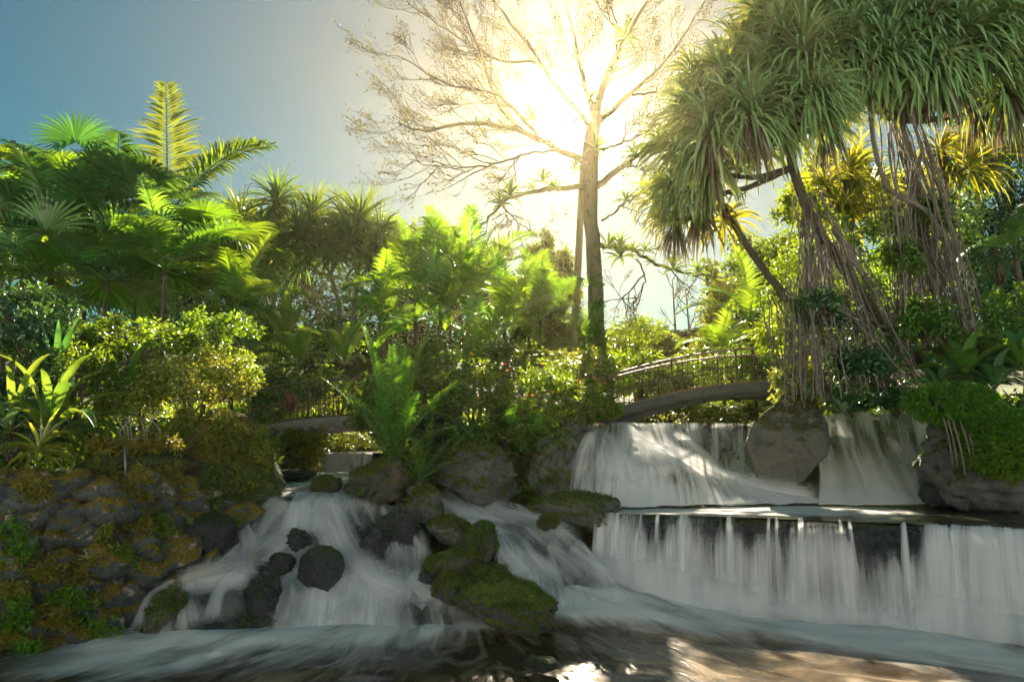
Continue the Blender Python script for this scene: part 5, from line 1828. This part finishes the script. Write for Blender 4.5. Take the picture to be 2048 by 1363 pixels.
def big_leaf_plant(px, py, d, L, w, n, mat, label, seed, els=(25, 80), name="broadleaf_plant", droop=1.7, yaws=(0, 360), group=None, cat="plant"):
    r_ = np.random.default_rng(seed)
    c = P(px, py, d)
    root = thing(name, tuple(c), label, cat, group)
    for k in range(n):
        e = [75, 55, 35][k % 3]
        me = lib(('leaf', mat, e, w, droop), lambda: leaf_clump_leaf("leaf", M[mat], k, R(e), 1.0, w, droop))
        put("leaf", me, root, (0, 0, 0), (0, 0, R(yaws[0] + (yaws[1] - yaws[0]) * ((k * 0.618) % 1)) + r_.normal(0, 0.1)), L * r_.uniform(0.75, 1.15))
    return root


big_leaf_plant(95, 880, 10.9, 1.25, 0.13, 18, 'broad', "clump of long arching glossy leaves above the stone wall", 1)
big_leaf_plant(20, 860, 10.7, 1.15, 0.12, 12, 'broad', "second clump of long arching leaves cut by the left edge", 2)
big_leaf_plant(110, 770, 12.2, 1.15, 0.11, 14, 'broad_dark', "upright dark broad leaves rising behind the arching clump", 3, droop=0.8)
big_leaf_plant(250, 790, 12.9, 1.1, 0.16, 8, 'broad', "yellow tipped broad leaves over the golden bush", 4)
put("bromeliad", rosette_mesh("bromeliad", M['shrub_gold'], 3, 0.5, 40, 0.62, 0.09, 1.6, -10, 85, 5), None, tuple(P(80, 895, 10.2)), label="pale yellow rosette plant on a stalk above the stone wall", category="plant")

# mound covered with hanging dry moss beside the left footbridge
r_ = np.random.default_rng(4)
mound = thing("moss_mound", tuple(P(440, 960, 12.9)), "golden moss covered block of rock left of the small footbridge", "moss mound")
o_ = np.array(mound.location)
put("rock_core", rock_mesh("rock_core", 71, M['rock_leafy'], 4, 0.3, 0.9), mound, tuple(P(435, 905, 13.2) - o_), (0, 0, 0.2), (1.02, 0.8, 0.92))
pts, nr = [], []
for k in range(240):
    x, y = r_.uniform(335, 535), r_.uniform(820, 975)
    if x > 480 and y < 850:
        continue
    pts.append(P(x, y, 12.55 + 0.3 * abs(x - 430) / 100 + 0.1 * r_.normal()) - o_)
    nr.append([0.2 * r_.normal(), -0.5, -0.7])
tuft("moss_curtain", pts, nr, 9000, M['moss_gold'], 5, (0.05, 0.13), 0.028, mound, 0.06, kind="stuff")
tuft("green_moss", pts, nr, 4000, M['moss_green'], 6, (0.05, 0.12), 0.03, mound, 0.07, kind="stuff")
mound2 = thing("moss_mound", tuple(P(290, 930, 11.6)), "brown mossy ledge with dead vines behind the stone wall", "moss mound")
o_ = np.array(mound2.location)
put("rock_core", rock_mesh("rock_core", 72, M['soil'], 4, 0.3, 0.9), mound2, tuple(P(270, 930, 12.1) - o_), (0, 0, 0.1), (1.15, 0.6, 0.5))
pts = [P(r_.uniform(180, 360), r_.choice([888, 950]) + r_.normal(0, 8), 11.5 + 0.1 * r_.normal()) - o_ for _ in range(140)]
tuft("moss_curtain", pts, np.tile([0, -0.7, -0.3], (140, 1)), 3800, M['moss_gold'], 8, (0.05, 0.12), 0.028, mound2, 0.05, kind="stuff")
for k in range(9):
    x = r_.uniform(245, 335)
    b = MB()
    b.tube(curve([P(x, 890, 11.45) - o_, P(x + r_.normal(0, 8), 860, 11.4) - o_, P(x + r_.normal(0, 25), 822, 11.5) - o_], 8), 0.012, 4)
    b.build("dead_vine", M['dead'], mound2)
mound3 = thing("moss_mound", tuple(P(590, 930, 18.0)), "golden mossy bank under the left end of the small footbridge", "moss mound")
o_ = np.array(mound3.location)
put("rock_core", rock_mesh("rock_core", 73, M['rock_leafy'], 4, 0.3, 0.6), mound3, tuple(P(585, 915, 18.6) - o_), (0, 0, 0.1), (0.8, 0.8, 0.65))
pts = [P(r_.uniform(530, 645), r_.uniform(865, 945), 18.0 + 0.15 * r_.normal()) - o_ for _ in range(120)]
tuft("moss_curtain", pts, np.tile([0, -0.7, -0.5], (120, 1)), 3200, M['moss_gold'], 9, (0.09, 0.2), 0.045, mound3, 0.08, kind="stuff")

# slim pandanus trees in the middle distance


def pandanus(base, nodes, d, L, mat, label, group, seed, tilt_rng=(0, 1), skirt=True, n_leaf=50, trunk_r=0.12, bark='bark_pale', stems=None, sag=1.9):
    """base: trunk polyline (px,py,dz); nodes: (px,py,dz,scale,tilt index,yaw deg)"""
    r_ = np.random.default_rng(seed)
    g = P(base[0][0], base[0][1], d + base[0][2])
    root = thing("pandanus_tree", tuple(g), label, "pandanus", group)
    pl = curve([P(x, y, d + z) - g for x, y, z in base], 16)
    b = MB()
    b.tube(pl + r_.normal(0, 0.015, pl.shape), np.linspace(trunk_r, trunk_r * 0.75, 16), 9)
    b.build("trunk", M[bark], root)
    fork = pl[-1]
    for k, nd in enumerate(nodes):
        x, y, dz, sc, ti, yaw = nd[:6]
        c = P(x, y, d + dz) - g
        st0 = fork if stems is None else stems(c, pl)
        mid_ = (st0 + c) / 2 + np.array([0, 0, -0.12 * np.linalg.norm(c - st0)])
        b = MB()
        b.tube(curve([st0, mid_, c], 9), np.linspace(trunk_r * 0.6, trunk_r * 0.32, 9), 7)
        b.build("limb", M[bark], root)
        me = lib(('ros', mat, ti, k % 4, n_leaf), lambda: rosette_mesh("leaf_rosette", M[mat], ti * 5 + k % 4, [0.05, 0.6, 1.15][ti], n_leaf, 1.0, 0.056, sag + 0.5 * (k % 2)))
        put("leaf_rosette", me, root, tuple(c), (0, 0, R(yaw)), L * sc)
        if skirt and k % 5 < 2:
            put("dead_leaf_skirt", lib(('skirt', k % 3), lambda: skirt_mesh("dead_leaf_skirt", M['dead'], k % 3)), root, tuple(c), (0, 0, R(yaw)), L * sc * r_.uniform(0.65, 0.95))
    return root


MIDP = [
    ([(540, 720, 0), (545, 640, 0), (548, 545, 0)], [(520, 480, 0, 1, 0, 0), (555, 400, .5, 1.05, 0, 40), (600, 470, -.5, 1, 1, 200), (480, 440, .5, 1, 1, 90), (560, 500, -.8, .9, 1, 180)], 32, "slim pandanus tree nearest the left palms"),
    ([(655, 730, 0), (680, 640, 0), (662, 550, 0)], [(625, 430, 0, 1.05, 0, 0), (690, 450, 0, 1, 0, 90), (640, 490, -.8, .95, 1, 180), (600, 520, -.3, .9, 1, 120), (670, 500, -.9, .9, 1, 200)], 33, "slim pandanus tree with a bent trunk behind the small footbridge"),
    ([(700, 730, 0), (705, 640, 0), (718, 560, 0)], [(720, 440, 0, 1.1, 0, 0), (760, 470, 0, 1, 1, -90), (700, 480, -.8, 1, 0, 180), (740, 520, -.6, .9, 1, 200), (790, 510, .3, .9, 1, -80)], 32.5, "slim pandanus tree nearest the feather palms"),
]
for k, (bs, nd, d, lb) in enumerate(MIDP):
    pandanus(bs, nd, d, 2.15, 'pandan_far', lb, "slim pandanus trees in the middle distance", k + 1, trunk_r=0.14, n_leaf=110, sag=0.9)
for k, (x, y, d, L, mt, lb) in enumerate([(690, 730, 20.5, 1.5, 'broad', "banana like plant behind the small footbridge rail"), (600, 730, 21, 1.3, 'broad', "broad leaved plant under the bent pandanus trunk"), (570, 690, 22, 1.4, 'broad', "broad leaved plant under the slim pandanus nearest the palms"), (500, 720, 20, 1.2, 'broad_dark', "broad leaved plant at the left end of the small footbridge")]):
    big_leaf_plant(x, y, d, L, 0.24, 11, mt, lb, k + 20, droop=1.5)
for k, (x, y, d, w, h, mt, lb) in enumerate([(560, 790, 20.5, 190, 120, 'shrub', "sunlit shrub behind the left half of the small footbridge"), (680, 790, 20.8, 170, 130, 'shrub_gold', "yellow shrub behind the right half of the small footbridge"), (620, 700, 25, 260, 150, 'shrub', "shrub below the slim pandanus crowns"), (680, 880, 21.5, 190, 60, 'shrub_gold', "low yellow plants above the far small fall"), (770, 780, 18.5, 150, 170, 'shrub', "shrub between the small footbridge and the feather palms"), (490, 640, 22, 150, 170, 'shrub', "shrub between the left palms and the slim pandanus")]):
    shrub(x, y, d, w, h, M and mt, lb, seed=k + 30, leaf=0.13, n=2400)
big_leaf_plant(582, 832, 18.9, 0.6, 0.14, 16, 'red_leaf', "red leaved plant seen through the small footbridge rail", 31, droop=0.9, name="cordyline")

# ------------------------------------------------------------------ island in the middle
AR = [(880, 640, 23.1, 2.86, 'palm', "feather palm in the middle thicket, left front"), (830, 590, 25.2, 3.13, 'palm', "feather palm arching over the left of the middle thicket"), (950, 590, 24.5, 3.13, 'palm', "tallest feather palm in the middle thicket"), (1010, 660, 23.4, 2.72, 'palm', "feather palm on the right of the middle thicket"), (760, 640, 26.5, 2.72, 'palm', "feather palm between the slim pandanus and the thicket"), (1080, 640, 27.2, 2.86, 'palm', "feather palm just left of the bare trunk"), (1180, 700, 28.6, 2.31, 'palm', "small feather palm at the foot of the bare trunk"), (960, 710, 22.4, 2.31, 'palm', "low feather palm above the flower bushes"), (900, 560, 27.2, 2.99, 'palm', "feather palm at the back of the middle thicket")]
for k, (x, y, d, L, mt, lb) in enumerate(AR):
    palm(x, y, d, L, mt, 'areca', lb, "feather palms of the middle thicket", els=(0, 0, 0, 1, 1, 1, 2, 2, 1, 3), seed=40 + k, trunk=0.06)
CY = thing("cycad", tuple(P(785, 965, 12.9)), "cycad with long stiff fronds on the mossy wedge rock", "cycad")
o_ = np.array(CY.location)
cb = P(785, 915, 12.9) - o_
b = MB()
b.tube(curve([[0, 0.1, -0.3], cb * 0.5 + [0.05, 0, 0], cb], 8), [0.16, 0.17, 0.17, 0.16, 0.15, 0.15, 0.14, 0.12], 10)
b.build("trunk", M['bark_dark'], CY)
for e, yaw, L in [(0, 90, 2.6), (0, 60, 2.3), (0, 120, 2.5), (0, -60, 2.4), (0, -20, 2.2), (0, -100, 2.3), (1, -70, 2.0), (1, -110, 1.9), (1, 70, 1.9), (1, 100, 2.0), (1, 170, 1.6), (2, -85, 1.5), (2, -120, 1.5), (2, 110, 1.3), (1, -150, 1.6), (2, 150, 1.2), (0, 180, 2.1), (3, -95, 1.3), (1, 140, 1.5), (0, 0, 2.4)]:
    put("frond", frond_lib('fern', 'cycad', e, abs(yaw) % 2), CY, tuple(cb), (0, 0, R(yaw) + 0.05), L)
CY2 = thing("cycad", tuple(P(840, 960, 12.9)), "lower cycad with pale tipped fronds over the middle rapids", "cycad")
for e, yaw, L in [(1, -60, 1.3), (2, -80, 1.4), (1, -110, 1.2), (0, -40, 1.2), (2, 120, 1.1), (1, 90, 1.2), (2, -130, 1.0), (3, -70, 1.0), (0, 100, 1.3), (1, 180, 1.0)]:
    put("frond", frond_lib('fern', 'cycad', e, 0), CY2, (0, 0, 0), (0, 0, R(yaw)), L)
b = MB()
b.tube([[0, 0, -0.3], [0.02, 0, 0]], [0.13, 0.10], 8)
b.build("trunk", M['bark_dark'], CY2)
ISL = [(840, 800, 15.5, 190, 150, 'shrub', "flowering shrub behind the cycad", ('flower', 4, .06)), (950, 790, 15.2, 200, 170, 'shrub', "shrub with orange flowers above the dark boulder", ('flower', 5, .06)), (1060, 800, 15.4, 200, 170, 'shrub', "shrub with orange blossoms left of the grey bridge end", ('flower', 6, .06)), (1160, 800, 15.8, 150, 120, 'shrub', "shrub with orange flowers against the grey bridge end", ('flower', 6, .06)), (900, 720, 17.5, 220, 130, 'shrub', "bush under the feather palms, left", None), (1040, 730, 17.8, 230, 120, 'shrub', "bush under the feather palms, right", None), (1150, 740, 19, 170, 110, 'shrub_gold', "sunlit bush at the foot of the bare tree", ('white_flower', 6, .06)), (880, 860, 14.4, 150, 110, 'shrub_dark', "dark foliage behind the angular boulder", None), (1010, 860, 14.6, 160, 100, 'shrub', "foliage above the hanging ferns", None), (760, 850, 16.5, 120, 90, 'shrub', "foliage at the right end of the small footbridge", None), (1200, 820, 16.2, 80, 70, 'shrub', "small bush tucked under the grey bridge end", None)]
for k, (x, y, d, w, h, mt, lb, fl) in enumerate(ISL):
    shrub(x, y, d, w, h, mt, lb, seed=k + 50, leaf=0.10, n=3000, flowers=fl)
FE = [(1075, 865, 14.0, 0.75, "fern hanging beside the upper falls, topmost"), (1060, 905, 13.8, 0.65, "fern hanging on the brown bank below the topmost"), (1105, 885, 14.1, 0.6, "fern nearest the left edge of the upper falls"), (1020, 850, 13.9, 0.7, "fern drooping over the top of the angular boulder"), (1060, 980, 13.4, 0.4, "small fern at the foot of the angular boulder"), (925, 880, 13.3, 0.7, "fern between the cycad and the angular boulder"), (870, 830, 13.9, 0.8, "fern behind the lower cycad"), (720, 990, 12.7, 0.35, "small fern on the mossy wedge rock")]
for k, (x, y, d, L, lb) in enumerate(FE):
    root = thing("fern", tuple(P(x, y, d)), lb, "fern", "ferns on the middle island")
    for j in range(11):
        put("frond", frond_lib('fern', 'fern', [1, 2, 2, 3][j % 4], j % 2), root, (0, 0, 0), (0, 0, j * 2.4 + k), L * (0.85 + 0.3 * ((j * 0.618) % 1)))
# roots below the cycad
for k in range(14):
    pass

# ------------------------------------------------------------------ beyond the grey bridge
for k, (x, y, d, w, h, mt, lb, fl) in enumerate([(1280, 760, 24, 190, 120, 'shrub', "shrub behind the left end of the grey bridge rail", None), (1370, 750, 25, 190, 110, 'shrub_gold', "white dotted shrub behind the grey bridge rail", ('white_flower', 10, .10)), (1470, 740, 25, 200, 130, 'shrub', "green shrub behind the middle of the grey bridge rail", None), (1560, 740, 24, 170, 130, 'shrub', "shrub behind the right end of the grey bridge rail", None), (1330, 830, 23, 220, 60, 'shrub_gold', "low sunlit plants seen under the left of the grey bridge", None), (1470, 830, 23, 200, 60, 'shrub', "low plants seen under the right of the grey bridge", None), (1250, 690, 29, 200, 130, 'shrub', "bush beside the bare trunk", None)]):
    shrub(x, y, d, w, h, mt, lb, seed=k + 70, leaf=0.15, n=2600, flowers=fl)
for k, (x, y, d, L, lb) in enumerate([(1500, 640, 22.5, 2.3, "feather palm with pale arching ribs behind the grey bridge"), (1550, 700, 22, 1.9, "low feather palm behind the right end of the grey bridge"), (1440, 700, 25, 1.9, "feather palm behind the middle of the grey bridge")]):
    palm(x, y, d, L, 'palm', 'areca', lb, "feather palms beyond the grey bridge", els=(0, 1, 1, 2, 2, 2, 3, 3), seed=60 + k, trunk=0.06)

# ------------------------------------------------------------------ pandanus grove on the right


def stem_from(c, pl):
    i = np.argmin(np.linalg.norm(pl[8:] - c, axis=1)) + 8
    return pl[min(i, len(pl) - 1)]


GA = [(1500, 218, -1.3, 1.0, 1, 180), (1418, 262, -.8, 1.05, 1, 150), (1385, 230, .3, 1, 1, 110), (1450, 150, .2, 1, 0, 90), (1610, 100, -1.0, 1.1, 1, 190), (1540, 130, -.2, 1, 0, 170), (1560, 60, .5, 1.05, 0, 0), (1640, 30, .2, 1.05, 0, 60), (1570, 190, -.7, 1, 1, 200), (1630, 190, -1.1, .95, 2, 200), (1480, 100, 1.0, 1, 0, 90), (1420, 340, .2, .95, 2, 130), (1345, 300, 1.4, 1, 2, 90), (1680, 120, -.4, 1, 1, 170), (1515, 290, .8, .9, 2, 160), (1590, 0, .8, 1, 0, 0), (1520, 30, 1.0, 1, 0, 30), (1660, -30, .8, 1, 0, 90), (1560, 250, -.3, .9, 2, 170), (1350, 380, 1.0, .9, 2, 110), (1650, 240, -.2, .85, 2, 190), (1390, 160, 1.0, .9, 0, 60), (1460, 210, -.3, .9, 1, 140)]
GB = [(1790, 60, -.9, 1.1, 1, 180), (1700, 75, -.9, 1.0, 1, 170), (1930, 60, -1.4, 1.25, 1, 180), (1850, 90, -1.1, 1.0, 1, 190), (1990, 120, -1.0, 1.05, 1, 220), (1750, 20, .2, 1.05, 0, 0), (1870, 20, .2, 1.1, 0, 0), (1980, 10, .3, 1.1, 0, 0), (2050, 60, -.2, 1.1, 1, -120), (1745, 130, -.9, .9, 2, 170), (1820, 150, -.6, .95, 2, 185), (1900, 150, -.8, .95, 2, 200), (1700, -40, .6, 1.1, 0, 0), (1820, -50, .6, 1.1, 0, 0), (1950, -60, .6, 1.1, 0, 0), (2060, -40, .4, 1.1, 0, 0), (1960, 190, .4, 1, 2, 210), (1720, 180, -.2, .9, 2, 170), (1780, 110, -1.2, 1, 1, 175), (1870, 140, -1.2, .95, 2, 180), (2020, 180, -.6, 1, 2, 200), (1910, 0, -.8, 1.05, 0, 40), (1690, 0, -.4, 1.05, 0, 70), (2000, 60, -1.2, 1, 1, 180), (1840, 40, -1.0, 1, 1, 160)]
ta = pandanus([(1840, 730, .4), (1760, 640, .3), (1690, 540, .2), (1630, 450, 0), (1595, 370, 0), (1575, 270, 0)], GA, 14.0, 1.3, 'pandan', "leaning pandanus on stilt roots at the head of the upper falls", "large pandanus trees", 21, trunk_r=0.125, bark='bark_dark', stems=stem_from, n_leaf=120)
tb_ = pandanus([(1890, 730, .6), (1880, 620, .5), (1850, 480, .4), (1820, 350, .3), (1790, 240, .2)], GB, 14.4, 1.35, 'pandan', "tall pandanus with a curtain of hanging roots near the right edge", "large pandanus trees", 22, trunk_r=0.14, bark='bark_dark', stems=stem_from, n_leaf=120)
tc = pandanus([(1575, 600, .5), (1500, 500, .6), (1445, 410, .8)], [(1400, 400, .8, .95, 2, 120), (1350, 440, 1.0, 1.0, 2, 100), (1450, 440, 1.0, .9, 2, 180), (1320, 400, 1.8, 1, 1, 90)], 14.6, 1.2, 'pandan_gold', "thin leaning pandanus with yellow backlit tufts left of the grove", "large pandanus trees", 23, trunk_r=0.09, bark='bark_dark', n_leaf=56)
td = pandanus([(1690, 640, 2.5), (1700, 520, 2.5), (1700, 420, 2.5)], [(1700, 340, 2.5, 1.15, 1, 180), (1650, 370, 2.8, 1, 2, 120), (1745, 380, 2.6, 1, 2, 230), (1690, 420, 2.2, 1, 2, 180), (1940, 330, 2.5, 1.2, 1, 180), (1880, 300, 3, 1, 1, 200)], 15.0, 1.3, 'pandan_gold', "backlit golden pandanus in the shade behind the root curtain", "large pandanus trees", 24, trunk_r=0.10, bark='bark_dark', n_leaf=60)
r_ = np.random.default_rng(33)


def prop_roots(root, tops, foot, n, d, dz, rad, seed):
    r_ = np.random.default_rng(seed)
    o_ = np.array(root.location)
    for k in range(n):
        tx, ty = tops[r_.integers(len(tops))]
        f = r_.random()
        fx0 = foot[0][0] + (foot[1][0] - foot[0][0]) * f
        fy0 = foot[0][1] + (foot[1][1] - foot[0][1]) * f
        tx += (fx0 - tx) * 0.18 + r_.normal(0, 10)
        d0, d1 = d + r_.normal(0, 0.25), d + dz + r_.normal(0, 0.45)
        a, e = P(tx, ty + r_.normal(0, 14), d0), P(fx0 + r_.normal(0, 10), fy0 + r_.normal(0, 12), d1)
        m1 = a * 0.6 + e * 0.4 + r_.normal(0, 0.06, 3) + [(e[0] - a[0]) * 0.10, 0, 0]
        b = MB()
        r0 = rad * r_.uniform(0.35, 1.05)
        pl = curve([a, m1, e], 12) + r_.normal(0, 0.014, (12, 3)) - o_
        b.tube(pl, np.linspace(r0, r0 * 0.75, 12), 5, False)
        b.build("prop_root", M['root'], root)


prop_roots(ta, [(1600, 400), (1625, 450), (1650, 490), (1585, 560)], ((1570, 800), (1860, 770)), 84, 13.9, -0.1, 0.026, 1)
prop_roots(ta, [(1530, 590), (1545, 600), (1570, 590)], ((1530, 700), (1600, 770)), 14, 14.5, 0.2, 0.022, 2)
prop_roots(tb_, [(1750, 190), (1775, 260), (1790, 230), (1840, 300)], ((1780, 720), (1990, 715)), 34, 13.9, 0.2, 0.026, 3)
prop_roots(tb_, [(1790, 470), (1850, 440), (1900, 470), (1830, 500)], ((1780, 730), (2010, 720)), 80, 14.3, 0.2, 0.022, 4)
o_ = np.array(tb_.location)
b = MB()
b.tube(curve([P(1738, 200, 13.8) - o_, P(1750, 300, 13.7) - o_, P(1780, 380, 13.7) - o_, P(1850, 420, 13.8) - o_, P(1890, 480, 13.9) - o_], 16), 0.05, 7)
b.build("limb", M['root'], tb_)
b = MB()
b.tube(curve([P(1830, 225, 13.8) - o_, P(1850, 200, 13.7) - o_, P(1895, 150, 13.5) - o_], 8), 0.07, 7)
b.build("limb", M['bark_pale'], tb_)

# undergrowth at the feet of the grove
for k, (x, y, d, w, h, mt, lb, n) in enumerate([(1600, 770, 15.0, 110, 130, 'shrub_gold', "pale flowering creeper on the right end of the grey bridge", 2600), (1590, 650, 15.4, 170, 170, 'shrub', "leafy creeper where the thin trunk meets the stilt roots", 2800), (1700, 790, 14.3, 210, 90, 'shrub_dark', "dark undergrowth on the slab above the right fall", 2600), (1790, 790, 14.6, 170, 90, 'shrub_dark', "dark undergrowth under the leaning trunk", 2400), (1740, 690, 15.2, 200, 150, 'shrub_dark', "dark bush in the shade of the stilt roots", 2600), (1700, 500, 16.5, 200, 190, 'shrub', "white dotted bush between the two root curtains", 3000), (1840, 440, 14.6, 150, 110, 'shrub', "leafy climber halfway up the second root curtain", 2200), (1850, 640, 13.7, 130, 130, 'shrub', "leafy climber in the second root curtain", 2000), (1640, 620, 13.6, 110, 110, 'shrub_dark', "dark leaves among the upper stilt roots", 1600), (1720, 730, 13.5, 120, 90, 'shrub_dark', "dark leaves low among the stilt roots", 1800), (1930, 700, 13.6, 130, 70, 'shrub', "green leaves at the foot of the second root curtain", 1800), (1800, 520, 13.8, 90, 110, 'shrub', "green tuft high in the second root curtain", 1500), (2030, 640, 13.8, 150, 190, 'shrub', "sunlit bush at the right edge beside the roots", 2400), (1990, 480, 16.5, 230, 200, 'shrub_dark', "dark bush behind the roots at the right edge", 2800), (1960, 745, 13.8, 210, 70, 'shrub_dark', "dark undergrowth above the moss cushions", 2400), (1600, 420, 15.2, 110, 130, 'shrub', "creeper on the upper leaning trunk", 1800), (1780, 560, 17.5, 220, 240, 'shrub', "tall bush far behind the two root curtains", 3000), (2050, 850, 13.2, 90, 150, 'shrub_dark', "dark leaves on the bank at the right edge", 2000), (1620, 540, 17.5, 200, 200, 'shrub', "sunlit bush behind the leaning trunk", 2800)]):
    shrub(x, y, d, w, h, mt, lb, seed=k + 90, leaf=0.10, n=n)
for k, (x, y, d, L, mt, lb) in enumerate([(1770, 760, 13.6, 0.7, 'broad_dark', "upright broad leaf plant among the stilt roots"), (1930, 760, 12.9, 0.75, 'broad', "bright broad leaf plant above the moss cushions"), (1990, 780, 12.7, 0.7, 'broad_dark', "dark broad leaf plant over the right moss cushion"), (1880, 780, 13.1, 0.65, 'broad_dark', "bluish broad leaf plant left of the moss cushions"), (2045, 740, 12.6, 0.8, 'broad', "broad leaf plant cut by the right edge"), (1690, 830, 13.9, 0.5, 'broad_dark', "low broad leaf plant on the lip of the right fall"), (1810, 690, 14.0, 0.6, 'broad', "broad leaf plant climbing the leaning trunk"), (1620, 800, 14.4, 0.5, 'broad', "small leaf plant behind the tan boulder")]):
    big_leaf_plant(x, y, d, L, 0.34, 12, mt, lb, k + 60, droop=1.3)
palm(2030, 500, 15.5, 2.2, 'palm_blue', 'coco', "bluish feather palm at the right edge behind the roots", "feather palms", els=(1, 2, 2, 3, 3), seed=77, trunk=0.08)
# moss cushions hanging over the right bank
for k, (x, y, d, w, h, lb, mt) in enumerate([(1900, 805, 12.6, 170, 70, "upper bright green moss cushion overhanging the pool", 'moss_green'), (1985, 850, 12.4, 120, 70, "middle olive moss cushion below the upper one", 'moss_green'), (2010, 910, 12.3, 150, 70, "lowest moss cushion above the dark hollow", 'moss_green')]):
    root = thing("moss_cushion", tuple(P(x, y, d)), lb, "moss", "moss cushions on the right bank")
    s_ = d / F_PX
    sx, sz = w * s_ / 2, h * s_ / 2
    put("cushion_core", rock_mesh("cushion_core", 80 + k, M['soil'], 4, 0.4, 0.2), root, (0, 0.1, 0), (0, 0, 0), (sx * 0.95, 0.5, sz * 0.8))
    q = nrm(r_.normal(size=(700, 3)))
    q = q[(q[:, 1] < 0.3)]
    tuft("moss", q * [sx, 0.55, sz], q * [1, 1, 0.4] + [0, -0.2, -0.5], 9000, M[mt], 10 + k, (0.05, 0.13), 0.022, root, 0.03, kind="stuff")
for k, (x0, y0, x1, y1) in enumerate([(1885, 830, 1905, 930), (1893, 830, 1915, 935), (1920, 840, 1945, 935), (1955, 800, 1965, 900), (1935, 860, 1950, 930), (1980, 880, 1985, 950), (2020, 920, 2012, 960), (1905, 840, 1930, 950)]):
    b = MB()
    b.tube(curve([P(x0, y0, 12.25), P((x0 + x1) / 2 + 3, (y0 + y1) / 2, 12.15), P(x1, y1, 12.2)], 8), 0.016, 5)
    b.build("hanging_root", M['root'], label="thin pale root hanging over the dark hollow, " + ["first from the waterfall slab, long", "second from the waterfall slab, longest", "below the middle of the upper moss cushion", "between the upper and the middle moss cushion", "short one in the depth of the hollow", "under the middle moss cushion", "shortest, under the lowest moss cushion", "slanting across the first two"][k], category="root", group="roots hanging below the moss cushions")

# low ground cover everywhere on the banks
n = 90000
gx_, gy_ = r_.uniform(-16, 15, n), r_.uniform(10, 36, n)
gz_ = ground_z(gx_, gy_)
keep = (gy_ > front_y(gx_) + 0.5) & (gz_ > 2.38)
gx_, gy_, gz_ = gx_[keep], gy_[keep], gz_[keep]
m_ = len(gx_)
b = MB()
b.leaves(np.stack([gx_, gy_, gz_ + r_.random(m_) ** 2 * 0.45], -1), nrm(r_.normal(size=(m_, 3)) + [0, 0, 0.3]), nrm(r_.normal(0, 0.5, (m_, 3)) + [0, 0, 0.8]), r_.uniform(0.08, 0.22, m_), 0.09)
b.build("ground_cover", M['shrub'], smooth=False, kind="stuff", label="low leafy ground cover on the banks", category="ground cover")

# ------------------------------------------------------------------ humid air
hz, ns, ln = new_mat("humid_air")
ho = N(ns, "ShaderNodeOutputMaterial")
hv = N(ns, "ShaderNodeVolumePrincipled")
hv.inputs['Color'].default_value = (1.0, 0.84, 0.48, 1)
hv.inputs['Density'].default_value = 0.00027
hv.inputs['Anisotropy'].default_value = 0.86
ln.new(hv.outputs[0], ho.inputs['Volume'])
b = MB()
b.box((0, 75, 9.0), (420, 180, 36))
b.build("haze", hz, smooth=False, kind="stuff", label="thin humid air lit by the low sun")
